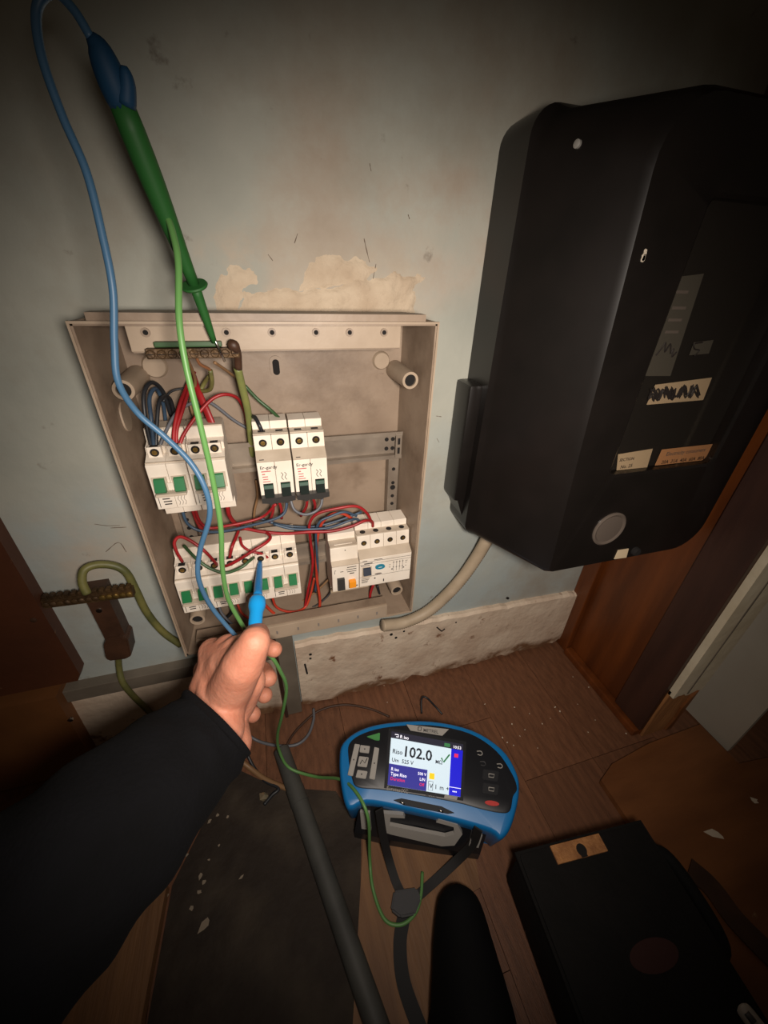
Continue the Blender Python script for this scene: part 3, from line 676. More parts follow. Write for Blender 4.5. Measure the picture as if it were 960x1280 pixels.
# below the lower row
wire('orange-red wire looping below the rightmost green-toggled breaker', [(340, 745, -.05), (345, 758, -.052), (357, 764, -.054), (372, 764, -.052), (383, 757, -.045), (389, 740, -.04), (393, 722, -.036)], RW, 'wire_orange', group=G4)
wire('short orange wire below the probed breaker, left of the probe', [(297, 755, -.05), (302, 766, -.055), (312, 773, -.058), (330, 778, -.058)], RW, 'wire_orange', group=G4)
wire('thin black wire curving below the orange-toggled module', [(414, 715, -.035), (414, 738, -.04), (402, 752, -.045), (388, 760, -.046), (372, 765, -.044)], RW*.75, 'wire_black', group=G4)
wire('thin brown wire slanting left from the orange-toggled module', [(413, 722, -.03), (400, 735, -.032), (386, 746, -.032), (365, 760, -.03)], RW*.8, 'wire_tan', group=G4)
wire('dark red stub below the wide four-pole switch', [(467, 730, -.05), (463, 742, -.05), (462, 756, -.05)], RW*1.2, 'wire_red', group=G4)
wire('black stub below the wide four-pole switch', [(472, 732, -.045), (475, 745, -.045), (478, 755, -.045)], RW*1.0, 'wire_black', group=G4)
wire('grey wire curling at bottom left of the box near the hand', [(272, 752, -.05), (277, 766, -.055), (288, 778, -.06), (300, 785, -.06)], RW, 'wire_grey', group=G4)
wire('black wires tangled at the bottom of the box behind the hand', [(288, 752, -.045), (290, 765, -.05), (282, 775, -.05), (292, 782, -.05), (302, 776, -.05)], RW*1.1, 'wire_black', group=G4)
wire('dark red wire lying along the bottom ledge', [(330, 755, -.045), (345, 768, -.045), (362, 770, -.045), (376, 766, -.04)], RW*1.2, 'wire_orange', group=G4)

# ================================================================== CABLES ON THE WALL
cd = thing('conduit', 'beige corrugated conduit curving from meter box to the bottom of distribution box', 'conduit', tuple(Y(560, 740, -.02)))
P = crom([Y(612, 668, -.03), Y(598, 693, -.024), Y(578, 722, -.021), Y(556, 746, -.020), Y(532, 766, -.020), Y(505, 778, -.022), Y(478, 782, -.025)], 22)
bm = BM(); sweep(bm, P, [.0105 if k % 2 else .0094 for k in range(len(P))], 14); obj('corrugated_tube', bm, 'conduit_beige', cd, True)
bm = BM(); ax = (P[0]-P[3]).normalized(); lathe(bm, [(.0115, -.006), (.0125, 0), (.0115, .006), (0, .0065)], P[0], ax, 18); obj('end_collar', bm, 'tester_grey', cd, True, angle=40)
bm = BM(); p = Y(617, 672, -.043); lathe(bm, [(.0055, -.003), (.0055, .001), (.004, .002), (0, .002)], p, V((-.1, -.9, .3)), 14); obj('clip_screw', bm, 'steel_shine', cd, True, angle=40)
# earth link block at the left with old cable
el = thing('earth_link', 'rusty brass earth terminal strip on a brown backing plate, left of the box', 'terminal bar', tuple(Y(110, 750, 0)))
a, b = Y(55, 753, -.026), Y(167, 739, -.026)
ux = (b-a).normalized(); uz = V((0, -1, 0)).cross(ux)*-1; uz = V((-ux.z, 0, ux.x))
def quadbar(c0, c1, hw, y0, y1, bm):
    u = (c1-c0).normalized(); n = V((-u.z, 0, u.x))
    pts = [c0-n*hw, c1-n*hw, c1+n*hw, c0+n*hw]; prism(bm, [V((p.x, y0, p.z)) for p in pts], (0, y1-y0, 0))
bm = BM(); quadbar(a, b, .0062, -.021, -.030, bm); obj('bar', bm, 'old_brass', el)
for k in range(13):
    p = a.lerp(b, (k+.5)/13); bm = BM(); lathe(bm, [(.0036, -.004), (.0036, .002), (.002, .003), (0, .003)], V((p.x, -.0300, p.z)), (0, -1, 0), 10); s = obj('screw', bm, 'brass' if k > 7 else 'old_brass', el, True, angle=40)
    bm = BM(); q = p + uz*.0075; box(bm, q.x-.0024, q.x+.0024, -.029, -.022, q.z-.003, q.z+.003, bev=.0006); obj('lug', bm, 'old_brass', el)
bm = BM(); quadbar(Y(116, 738, -.02), Y(146, 800, -.02), .012, -.0005, -.0205, bm); bp = obj('backing_plate', bm, 'old_brown', el)
bm = BM(); lathe(bm, [(.0034, -.001), (.0034, .001), (0, .0016)], Y(124, 763, -.0206), (0, -1, 0), 12); obj('plate_screw', bm, 'steel_shine', bp, True, angle=40)
bm = BM(); c0, c1 = Y(145, 802, -.022), Y(151, 816, -.022)
prism(bm, [V((x, -.0005, z)) for x, z in [(c0.x-.014, c0.z), (c0.x-.008, c0.z+.010), (c0.x+.010, c0.z+.011), (c0.x+.016, c0.z+.004), (c1.x+.012, c1.z-.006), (c1.x+.004, c1.z-.010), (c1.x-.014, c1.z-.008), (c1.x-.018, c1.z-.003)]], (0, -.026, 0))
bmesh.ops.bevel(bm, geom=list(bm.edges), offset=.0015, segments=2, affect='EDGES'); obj('clamp', bm, 'old_brown', el)
wire('old green and yellow cable looping over the brass strip into the box', [(109, 742, -.034), (103, 728, -.030), (105, 713, -.024), (120, 706, -.018), (142, 707, -.016), (158, 716, -.016), (170, 738, -.016), (184, 766, -.016), (204, 790, -.016), (226, 806, -.016)], .0048, 'old_earth', 'cable', 'earth_cable')
wire('old pale cable running down from brown clamp past the grey trim', [(148, 818, -.012), (149, 835, -.012), (153, 852, -.020), (165, 868, -.021), (185, 888, -.016), (205, 908, -.016), (222, 925, -.014)], .0042, 'old_earth', 'cable', 'earth_cable')

# ================================================================== TEST LEADS
LR = .0022
def lead3(P, r, m, label, name='test_lead', seg=10, n=8):
    bm = BM(); sweep(bm, crom(P, n), r, seg); o = obj(name, bm, m, smooth=True); return tag(o, label, 'test lead', 'test leads')
lead3([Y(114, 48, -.142), Y(92, 12, -.142), Y(66, -10, -.142), Y(46, 12, -.142), Y(52, 70, -.144), Y(78, 145, -.146), Y(108, 215, -.150), Y(127, 290, -.155), Y(141, 362, -.160), Y(143, 430, -.163), Y(148, 478, -.165), Y(172, 516, -.16), Y(205, 545, -.16), Y(238, 578, -.165), Y(257, 612, -.17), Y(262, 645, -.17), Y(250, 688, -.165), Y(248, 722, -.165), Y(262, 755, -.16), Y(283, 782, -.16), Y(300, 800, -.165)], LR*.98, 'lead_blue', 'blue test lead looping at top left and hanging down across the breakers to the hand')
lead3([Y(206, 262, -.112), Y(216, 292, -.126), Y(223, 330, -.140), Y(224, 400, -.158), Y(233, 460, -.165), Y(250, 530, -.17), Y(266, 600, -.17), Y(276, 660, -.17), Y(278, 710, -.165), Y(286, 750, -.16), Y(305, 785, -.155), Y(320, 812, -.15), Y(338, 820, -.155), Y(350, 838, -.155), Y(358, 860, -.15), Y(353, 892, -.14), Y(347, 918, -.12), Y(349, 938, -.115), Z(362, 960, .03), Z(395, 971, .03), Z(425, 974, .075), Z(445, 990, .105), Z(460, 1022, .098), Z(462, 1070, .02), Z(466, 1110, .008), Z(480, 1148, .006), Z(500, 1156, .006), Z(518, 1143, .006), Z(526, 1120, .006), Z(528, 1090, .006)], LR*.98, 'lead_green', 'green test lead from the earth bar probe through the hand to the tester on floor')
# green probe leaning on the earth bar
pr = thing('test_probe', 'long green test probe with finger guard and blue end, tip on the earth bar', 'test probe', tuple(Y(275, 440, -.084)))
tip, g0, top = Y(268, 428, -.086), Y(243, 357, -.098), Y(150, 125, -.135)
ax = (top-g0).normalized()
bm = BM(); sweep(bm, [Y(281, 452, -.0845), Y(272, 432, -.0865), tip.lerp(g0, .15)], .0011, 8); obj('metal_tip', bm, 'steel_shine', pr, True)
bm = BM(); P = [tip.lerp(g0, k/6) for k in range(7)]; sweep(bm, P, [.0021, .0026, .0030, .0034, .0036, .0038, .0040], 12); obj('tip_sleeve', bm, 'lead_green_dark', pr, True)
bm = BM(); lathe(bm, [(.003, -.0012), (.0092, -.0010), (.0098, 0), (.0092, .0010), (.003, .0012)], g0, ax, 22); obj('finger_guard', bm, 'lead_green_dark', pr, True, angle=40)
bm = BM(); P = [g0.lerp(top, k/8) for k in range(9)]; sweep(bm, P, [.0040, .0044, .0050, .0057, .0064, .0069, .0071, .0070, .0064], 14); obj('handle', bm, 'lead_green_dark', pr, True)
bm = BM(); P = crom([Y(153, 134, -.134), Y(140, 100, -.137), Y(124, 62, -.140), Y(112, 44, -.142)], 4); sweep(bm, P, [.0064, .0070, .0074, .0076, .0076, .0074, .0070, .0064, .0058, .0050, .0042, .0034, .0026], 12); obj('end_boot', bm, 'boot_blue', pr, True, label='blue end boot')
bm = BM(); P = crom([Y(158, 132, -.138), Y(159, 105, -.140), Y(155, 82, -.142)], 4); sweep(bm, P, [.0044, .0046, .0044, .0042, .0040, .0036, .0032, .0026, .0014], 10); obj('clip_jaw', bm, 'boot_blue', pr, True)
# blue probe in the hand
bp = thing('test_probe', 'bright blue test probe held in the hand, tip in a breaker terminal', 'test probe', tuple(Y(325, 703, -.066)))
a, b, c = Y(325, 701, -.069), Y(322, 748, -.146), Y(318, 790, -.186)
bm = BM(); sweep(bm, [a + (a-b).normalized()*.006, a], .0010, 8); obj('metal_tip', bm, 'steel_shine', bp, True)
bm = BM(); P = [a.lerp(b, k/8) for k in range(9)]; sweep(bm, P, [.0024, .0030, .0034, .0036, .0037, .0042, .0043, .0044, .0050], 14); obj('tip_sleeve', bm, 'probe_blue_dark', bp, True)
ax = (c-b).normalized(); L_ = (c-b).length
bm = BM(); lathe(bm, [(.004, -.001), (.0068, 0), (.0082, .003), (.0084, .010), (.0074, .014), (.0064, .018), (.0064, L_*.75), (.0058, L_), (0, L_+.001)], b, ax, 20); obj('handle', bm, 'probe_blue', bp, True, angle=50)

# ================================================================== PERSON: hand and sleeved arm
pe = thing('person', 'person reaching in from lower left in a black sleeve, hand gripping the blue probe', 'person', tuple(atd(40, 1150, .26)))
H = lambda px, py, y: Y(px, py, y+.038)
bm = BM()
wri = H(272, 912, -.262); wri2 = H(285, 905, -.235)
mcp = {'i': H(266, 815, -.196), 'm': H(258, 838, -.180), 'r': H(258, 862, -.168), 'p': H(264, 884, -.162)}
fing = {
 'i': [mcp['i'], H(306, 803, -.176), H(333, 808, -.180), H(343, 812, -.194)],
 'm': [mcp['m'], H(300, 828, -.150), H(330, 838, -.160), H(336, 848, -.186)],
 'r': [mcp['r'], H(296, 855, -.140), H(324, 862, -.152), H(331, 869, -.180)],
 'p': [mcp['p'], H(295, 880, -.142), H(312, 887, -.158), H(316, 893, -.186)]}
rad = {'i': [.0125, .0105, .0095, .0088], 'm': [.0125, .0110, .0104, .0100], 'r': [.0120, .0108, .0102, .0098], 'p': [.0115, .0105, .0102, .0100]}
for k in fing: limb(bm, fing[k], rad[k], 6)
cmc, tm, ti, tt = H(282, 872, -.236), H(303, 832, -.246), H(318, 803, -.243), H(321, 794, -.222)
limb(bm, [cmc, tm, ti, tt], [.0225, .0190, .0142, .0122], 6); limb(bm, [H(296, 880, -.225), H(310, 852, -.228)], [.0195, .0175], 6); limb(bm, [H(272, 850, -.212), H(288, 828, -.222), H(296, 812, -.218)], [.0235, .0205, .014], 6); limb(bm, [H(286, 813, -.207), H(272, 836, -.212), H(263, 862, -.220)], [.0165, .0195, .021], 6); limb(bm, [H(268, 885, -.235), H(290, 862, -.23)], [.024, .021], 6)
for k in 'imrp': limb(bm, [mcp[k], wri], [.0140, .0215], 6)
limb(bm, [mcp['i'], tm], [.014, .015], 6); limb(bm, [mcp['i'], cmc], [.0145, .019], 6); limb(bm, [cmc, wri], [.0195, .0235], 5)
limb(bm, [mcp['m'], H(296, 862, -.205)], [.014, .018], 5); limb(bm, [mcp['p'], H(300, 878, -.205)], [.013, .015], 5)
elb = atd(10, 1165, .258)
limb(bm, [wri, wri.lerp(elb, .25), wri.lerp(elb, .6), elb], [.0245, .026, .034, .038], 8)
limb(bm, [wri2, H(290, 930, -.262)], [.020, .019], 5)
me = remeshed(bm, .0018, 9); hand = omesh('hand_and_forearm', me, 'skin', pe, True)
# thumb nail is turned to the wall; nails of the curled fingers
for k in 'imrp':
    a, b = fing[k][2], fing[k][3]; d = (b-a).normalized(); out = (b - H(300, 850, -.19)); out = (out - d*out.dot(d)).normalized()
    bm = BM(); q = d.to_track_quat('X', 'Z'); sd = d.cross(out)
    rot = Matrix((d, sd, out)).transposed().to_quaternion(); ball(bm, b + out*(rad[k][3]*.72) - d*.001, 1, (.0058, .0048, .0022), rot); obj('fingernail', bm, 'nail', hand, True)
# sleeve: loose knitted tube ending at the wrist, running past the elbow
def sleeve():
    cen = [atd(272, 903, .350), atd(258, 918, .342), atd(225, 952, .322), atd(150, 1024, .280), atd(72, 1100, .252), atd(-10, 1180, .235), atd(-130, 1290, .235)]
    rd = [.0395, .0415, .0465, .0530, .0580, .0640, .0700]
    P = crom(cen, 7); R = []
    for i in range(len(P)):
        t = i/(len(P)-1)*(len(rd)-1); k = min(int(t), len(rd)-2); R.append(rd[k]*(1-(t-k)) + rd[k+1]*(t-k))
    bm = BM(); seg = 40; rings = []; up = None
    rnd = random.Random(3)
    ph = [rnd.uniform(0, 6.28) for _ in range(8)]
    for i, p in enumerate(P):
        tt_ = (P[min(i+1, len(P)-1)] - P[max(i-1, 0)]).normalized()
        if up is None: up = (V((0, -1, 0)) - tt_*tt_.dot(V((0, -1, 0)))).normalized()
        else: up = (up - tt_*up.dot(tt_)).normalized()
        sd = tt_.cross(up); ring = []
        for k in range(seg):
            a = 2*math.pi*k/seg
            f = 1 + .025*math.sin(3*a+i*.35+ph[0]) + .018*math.sin(5*a-i*.6+ph[1]) + .02*math.sin(i*.9+2*a+ph[2])
            ring.append(bm.verts.new(p + (up*math.cos(a) + sd*math.sin(a))*R[i]*f))
        rings.append(ring)
    # rolled-in cuff
    inner = []
    for k in range(seg):
        v = rings[0][k].co; inner.append(bm.verts.new(P[0].lerp(v, .90) + (P[1]-P[0]).normalized()*.001))
    inner2 = [bm.verts.new(P[3].lerp(rings[3][k].co, .80)) for k in range(seg)]
    for a, b in list(zip(rings, rings[1:])) + [(inner2, inner), (inner, rings[0])]:
        for k in range(seg): bm.faces.new((a[k], a[(k+1) % seg], b[(k+1) % seg], b[k]))
    bm.faces.new(rings[-1])
    return obj('sleeve', bm, 'sleeve', pe, True)
sleeve()

# ================================================================== METER BOX
MF = -.157
mb = thing('meter_box', 'large black electricity meter box with a clear window, right of distribution box', 'meter box', (.54, 0, .37))
def ring3(x0, x1, z0, z1, r, y): return [V((a, y, b)) for a, b in rrect(x0, x1, z0, z1, r, 7)]
def slant(R): return [V((p.x + (.014*(.5-(p.z-.375)/.435)*2 if p.x < .5 else 0), p.y, p.z)) for p in R]
wx0, wx1, wz0, wz1 = Y(770, 575, MF).x, Y(900, 560, MF).x, Y(820, 588, MF).z, .752
bm = BM()
loft(bm, [ring3(.384, .692, .374, .822, [.02, .024, .02, .03], -.0005), ring3(.384, .692, .374, .822, [.02, .024, .02, .03], -.052), ring3(.390, .692, .375, .818, [.02, .03, .02, .03], -.060),
          slant(ring3(.432, .693, .375, .812, [.03, .045, .006, .04], MF+.006)), slant(ring3(.437, .690, .378, .808, [.03, .045, .006, .04], MF)),
          ring3(wx0-.003, wx1+.003, wz0-.003, wz1+.003, .010, MF), ring3(wx0, wx1, wz0, wz1, .008, MF+.002), ring3(wx0, wx1, wz0, wz1, .008, MF+.012)], cap1=False)
obj('housing', bm, 'meter_black', mb, True, angle=32)
bm = BM(); prism(bm, ring3(wx0-.001, wx1+.001, wz0-.001, wz1+.001, .008, MF+.0125), (0, .001, 0)); obj('dial_plate', bm, 'meter_inner', mb)
bm = BM(); prism(bm, ring3(wx0, wx1, wz0, wz1, .008, MF+.003), (0, .0008, 0)); obj('window_pane', bm, 'window_glass', mb)
YL = MF+.0095
def card(name, quad, m, th=.0006):
    bm = BM(); prism(bm, [Y(px, py, YL) for px, py in quad], (0, th, 0)); return obj(name, bm, m, mb)
k1 = card('number_card', [(820, 481), (890, 472), (879, 500), (809, 506)], 'paper', .0008)
k2 = card('rating_card', [(773, 568), (816, 561), (809, 584), (771, 588)], 'paper')
k3 = card('rating_card', [(828, 562), (902, 554), (890, 574), (819, 582)], 'paper_orange')
k4 = card('paper_slip', [(848, 346), (880, 342), (838, 470), (806, 470)], 'paper_grey')
k5 = card('paper_slip', [(868, 428), (892, 425), (886, 442), (862, 444)], 'paper_grey')
# scribbled-out number
rnd = random.Random(5); pts = []
for i in range(46):
    t = i/45; px = 812 + t*62 + rnd.uniform(-6, 6); py = 493 - t*5 + (9 if i % 2 else -8)*rnd.uniform(.5, 1); pts.append(Y(px, py, YL-.0005))
bm = BM(); sweep(bm, crom(pts, 4), .0010, 5); obj('scribble', bm, 'print_dark', k1)
def ctext(name, s, size, px, py, px2, py2, m, par):
    a, b = Y(px, py, YL-.0004), Y(px2, py2, YL-.0004); u = (b-a).normalized(); n = V((-u.z, 0, u.x)); return text(name, s, size, a, u, n, m, par)
ctext('print', 'SECTION', .0050, 774, 577, 814, 572, 'print_dark', k2); ctext('print', 'No. 25', .0060, 775, 586, 815, 580, 'print_dark', k2)
ctext('print', 'Electricity consumers', .0070, 832, 570, 898, 562, 'print_grey', k3); ctext('print', '20A  31A  40A  60A  80A', .0064, 826, 580, 890, 573, 'print_dark', k3)
bm = BM(); sweep(bm, crom([Y(x, y, YL-.0006) for x, y in [(820, 444), (828, 434), (832, 428), (831, 440), (838, 430), (838, 442), (842, 436), (840, 446), (846, 440)]], 4), .0007, 5); obj('handwriting', bm, 'print_dark', k4)
bm = BM(); sweep(bm, crom([Y(x, y, YL-.0006) for x, y in [(878, 428), (868, 430), (868, 436), (874, 438), (868, 445)]], 4), .0007, 5); obj('handwriting', bm, 'print_dark', k5)
for (px, py) in [(846, 365), (843, 385), (838, 400), (834, 415)]:
    bm = BM(); a = Y(px+6, py, YL-.0004); box(bm, a.x-.008, a.x+.008, a.y, a.y+.0003, a.z-.0012, a.z+.0012); obj('print', bm, 'print_grey', k4)
o = V((*[Y(761, 661, MF)][0],)); bm = BM(); lathe(bm, [(.0235, -.001), (.0235, .0015), (.0215, .0026), (.0195, .0020), (.0185, .0012), (0, .0022)], o, (0, -1, 0), 36); obj('seal_cap', bm, 'cap_clear', mb, True, angle=40)
bm = BM(); prism(bm, [Y(x, y, MF-.0008) for x, y in [(773, 688), (786, 686), (783, 697), (768, 699)]], (0, .002, 0)); obj('sticker', bm, 'paper', mb)
bm = BM(); p = Y(793, 688, MF); lathe(bm, [(.006, -.002), (.006, .004), (.0045, .006), (0, .006)], p, (0, -1, 0), 16); obj('lid_screw', bm, 'hole_dark', mb, True, angle=40)
bm = BM(); lathe(bm, [(.0030, -.006), (.0030, .0015), (.002, .0022), (0, .0022)], Y(722, 180, -.096), (-.94, -.33, 0), 14); obj('fixing_screw', bm, 'tester_grey', mb, True, angle=40)
bm = BM(); box(bm, .368, .388, -.040, -.0005, .425, .583, bev=.005); obj('hinge_cover', bm, 'meter_black', mb, True, angle=35)
bm = BM(); prism(bm, [(.374, -.002, .426), (.388, -.002, .426), (.388, -.002, .39)], (0, -.036, 0)); obj('hinge_foot', bm, 'meter_black', mb)
bm = BM(); lathe(bm, [(.013, 0), (.013, .02), (.011, .024), (.011, .030)], Y(622, 656, -.040) + V((0, 0, .012)), (0, 0, -1), 18); obj('cable_gland', bm, 'meter_black', mb, True, angle=40)
rnd = random.Random(11); e = Y(791, 320, MF+.0)
bm = BM()
for i in range(9):
    p = Y(786 + rnd.uniform(-2, 16), 319 + rnd.uniform(-7, 6), MF-.0002); lathe(bm, [(rnd.uniform(.0012, .003), -.0012), (rnd.uniform(.001, .002), .0006), (0, .0006)], V((max(p.x, .442), p.y, p.z)), (0, -1, 0), 6)
obj('painted_glint', bm, 'flake', mb)  # glint on the housing ridge, put in as pale dots

# ================================================================== TESTER
ang = math.radians(-23.5); tilt = math.radians(9)
P0 = Z(537, 966, .098)
tx = V((math.cos(ang), math.sin(ang), 0)); th_ = V((-math.sin(ang), math.cos(ang), 0))
ty = th_*math.cos(tilt) + V((0, 0, 1))*math.sin(tilt); tn = tx.cross(ty)
def tp(px, py, h=0):
    d = fwd + rgt*((px-480)/FPX) - upv*((py-640)/FPX); o = P0 + tn*h
    k = (o-CAM).dot(tn)/d.dot(tn); return CAM + d*k
base = V((P0.x, P0.y, 0))
te = thing('installation_tester', 'blue and black electrical tester with a lit colour screen on the floor', 'electrical tester', tuple(base))
def smoothloop(pts, n=4):
    P = [V(p) for p in pts]; out = []; m = len(P)
    for i in range(m):
        a, b, c, d = P[i-1], P[i], P[(i+1) % m], P[(i+2) % m]
        for k in range(n):
            t = k/n; out.append(.5*((2*b) + (c-a)*t + (2*a-5*b+4*c-d)*t*t + (3*b-a-3*c+d)*t**3))
    return out
outer_px = [(424, 950), (428, 928), (450, 911), (485, 902), (538, 900), (590, 911), (628, 935), (647, 965), (650, 990), (644, 1020), (636, 1040), (626, 1048), (614, 1039), (570, 1026), (500, 1010), (458, 1003), (441, 1010), (432, 1006), (426, 980)]
def shrink(P, d):
    out = []; m = len(P)
    for i in range(m):
        t = (P[(i+1) % m]-P[i-1]).normalized(); nrm = tn.cross(t); out.append(P[i]+nrm*d)
    return out
O = smoothloop([tp(*q) for q in outer_px])
cenO = sum(O, V())/len(O)
if (shrink(O, .004)[0]-cenO).length > (O[0]-cenO).length: sg = -1
else: sg = 1
def flat_floor(P, dz):
    out = []
    for p in P:
        q = p - tn*dz
        q.z = max(q.z, .004); out.append(q)
    return out
bm = BM(); loft(bm, [flat_floor(shrink(O, sg*.008), .082), flat_floor(shrink(O, sg*.003), .070), flat_floor(O, .014), [p - tn*.006 for p in O], [p - tn*.001 for p in shrink(O, sg*.0022)], [p for p in shrink(O, sg*.0045)]]); obj('rubber_shell', bm, 'tester_blue', te, True, angle=50)
panel_px = [(436, 950), (437, 930), (455, 917), (488, 909), (538, 907), (586, 917), (620, 939), (640, 968), (646, 986), (641, 996), (637, 1014), (624, 1016), (600, 1011), (570, 1003), (510, 992), (475, 987), (447, 984), (440, 973)]
Pn = smoothloop([tp(*q, .001) for q in panel_px])
bm = BM(); loft(bm, [[p - tn*.003 for p in Pn], [p + tn*.0012 for p in Pn], [p + tn*.002 for p in shrink(Pn, sg*.0015)]]); obj('front_panel', bm, 'tester_black', te, True, angle=40)
def tquad(name, q, m, h=.0032, th=.0022, par=None, bev=0):
    bm = BM(); prism(bm, [tp(px, py, h) for px, py in q], -tn*th)
    if bev: bmesh.ops.bevel(bm, geom=list(bm.edges), offset=bev, segments=2, affect='EDGES')
    return obj(name, bm, m, par or te)
def lerpq(q, u, v):
    a = V((*q[0], 0)).lerp(V((*q[1], 0)), u); b = V((*q[3], 0)).lerp(V((*q[2], 0)), u); c = a.lerp(b, v); return (c.x, c.y)
S = [(489.5, 914), (579, 930.5), (575.5, 996), (484.5, 981)]      # screen corners: top left, top right, bottom right, bottom left
sb = tquad('screen_bezel', [(486, 910), (583, 927), (579, 1001), (480, 985)], 'tester_black', .0034)
scr = tquad('screen', S, 'scr_white', .0042, .002)
sub = lambda nm, u0, v0, u1, v1, m, h=.0044: tquad(nm, [lerpq(S, u0, v0), lerpq(S, u1, v0), lerpq(S, u1, v1), lerpq(S, u0, v1)], m, h, .0003, scr)
sub('status_bar', 0, 0, 1, .12, 'scr_dark'); sub('side_menu', .84, .12, 1, 1, 'scr_blue'); sub('settings_box', 0, .60, .53, 1, 'scr_navy')
sub('warning_icon', .56, .645, .63, .76, 'scr_yellow'); sub('stop_icon', .885, .2, .94, .27, 'scr_red', .0046)
sub('menu_line', .84, .84, 1, .85, 'scr_text_white', .0046)
def stext(s, u, v, size, m, h=.0047, par=None, q=S):
    a = tp(*lerpq(q, u, v), h); b = tp(*lerpq(q, min(u+.2, 1), v), h); rr = (b-a).normalized(); return text('screen_text', s, size, a, rr, tn.cross(rr), m, par or scr)
stext('102.0', .17, .42, .0192, 'scr_text'); stext('Riso', .03, .40, .0085, 'scr_text'); stext('MΩ', .63, .45, .0066, 'scr_text')
stext('Um  525 V', .03, .555, .0070, 'scr_text'); stext('R iso', .12, .10, .0065, 'scr_text_white'); stext('10:53', .86, .105, .0055, 'scr_text_white')
stext('R iso', .03, .72, .0055, 'scr_text_white'); stext('Type Riso', .03, .81, .0055, 'scr_text_white'); stext('Duration', .03, .90, .0055, 'scr_red')
stext('500 V', .40, .72, .0050, 'scr_text_white'); stext('L/N', .43, .82, .0050, 'scr_text_white'); stext('Off', .43, .92, .0050, 'scr_red')
stext('•••', .885, .955, .0060, 'scr_text_white')
sub('battery_icon', .74, .035, .82, .10, 'scr_green', .0046)
bm = BM(); sweep(bm, [tp(*lerpq(S, .07, .085), .0046), tp(*lerpq(S, .10, .085), .0046), tp(*lerpq(S, .10, .045), .0046), tp(*lerpq(S, .05, .045), .0046)], .0006, 5); obj('back_arrow', bm, 'scr_text_white', scr)
bm = BM(); sweep(bm, [tp(*lerpq(S, .71, .33), .0046), tp(*lerpq(S, .745, .40), .0046), tp(*lerpq(S, .82, .24), .0046)], .0011, 6); obj('tick_mark', bm, 'scr_green', scr)
for k, (u, s) in enumerate([(.57, 'V'), (.64, '1'), (.71, 'm'), (.80, '+')]): stext(s, u, .93, .0075, 'scr_text')
bm = BM(); q = [tp(*lerpq(S, u, v), .0046) for u, v in [(.555, .80), (.615, .80), (.615, .97), (.555, .97), (.555, .80)]]; sweep(bm, q, .0003, 4); obj('icon_frame', bm, 'scr_text', scr)
# logo plate, model name
lgp = tquad('logo_plate', [(508, 905.5), (561, 911.5), (553, 919.5), (513, 913)], 'tester_grey', .0044, .0022)
def ptext(s, px, py, px2, py2, size, m, par): a, b = tp(px, py, .0048), tp(px2, py2, .0048); rr = (b-a).normalized(); return text('brand_print', s, size, a, rr, tn.cross(rr), m, par)
ptext('METREL', 529, 914.5, 548, 917, .0065, 'tester_darkgrey', lgp)
bm = BM(); q = [tp(x, y, .0047) for x, y in [(523, 908.5), (527, 909), (526, 913.5), (522.5, 913), (523, 908.5)]]; sweep(bm, q, .0006, 4); obj('logo_mark', bm, 'tester_darkgrey', lgp)
ptext('EurotestXC', 483, 987, 500, 990, .0060, 'tester_grey', te); ptext('MI 3152', 532, 995, 546, 997, .0045, 'tester_darkgrey', te)
tquad('model_plate', [(556, 993.5), (572, 996), (571, 1000), (555, 997.5)], 'tester_grey', .0036)
# keys at the left
lb = [[(443.5, 929.5), (450, 930.5), (441, 970), (434.5, 968.5)], [(468, 933.5), (474, 935), (468.5, 974.5), (461.5, 973)], [(450.5, 931), (462.5, 932.5), (461, 941.5), (449.5, 940)], [(447, 962), (459.5, 964), (457, 973.5), (444.5, 971.5)]]
for k, q in enumerate(lb):
    b_ = tquad('arrow_key', q, 'tester_grey', .0048, .003, bev=.0006)
    c = sum((V((*p, 0)) for p in q), V())/4; bm = BM(); lathe(bm, [(.0012, 0), (0, .0004)], tp(c.x, c.y, .0048), tn, 4); obj('key_arrow', bm, 'print_dark', b_)
b_ = tquad('select_key', [(449, 945), (461, 946.5), (458.5, 959), (446.5, 957.5)], 'tester_grey', .0046, .003, bev=.0006)
bm = BM(); sweep(bm, [tp(450, 955, .0048), tp(453, 950, .0048), tp(456, 954, .0048), tp(459, 948, .0048)], .0006, 5); obj('key_mark', bm, 'print_dark', b_)
tquad('test_key', [(458, 920.5), (475, 915.5), (474.5, 925.5), (469, 925)], 'tester_green', .0046, .003, bev=.0008)
# keys at the right
for (px, py, wd, m) in [(614, 969, 10, 'tester_black'), (614, 986, 10, 'tester_black')]:
    q = tquad('menu_key', [(px-wd, py-8), (px+wd, py-5), (px+wd-2, py+8), (px-wd-1, py+5)], m, .0044, .003, bev=.0008)
    bm = BM(); sweep(bm, [tp(px-3, py-2, .0048), tp(px+4, py-1, .0048), tp(px+3, py+3, .0048), tp(px-3, py+2, .0048), tp(px-3, py-2, .0048)], .0006, 5); obj('key_mark', bm, 'tester_grey', q)
for (px, py, m) in [(600, 942, 'tester_grey'), (604, 955, 'tester_darkgrey'), (625, 958, 'tester_grey')]:
    bm = BM(); sweep(bm, crom([tp(px-4, py-3, .0036), tp(px+1, py-3, .0036), tp(px+3, py, .0036), tp(px+1, py+2, .0036), tp(px-3, py+1, .0036)], 3), .0006, 5); obj('key_mark', bm, m, te)
bm = BM(); prism(bm, [tp(615 + 9*math.cos(q), 1004 + 3.2*math.sin(q) + 1.2*math.cos(q), .0042) for q in [2*math.pi*k/20 for k in range(20)]], -tn*.003); obj('power_key', bm, 'tester_red', te, True, angle=40)
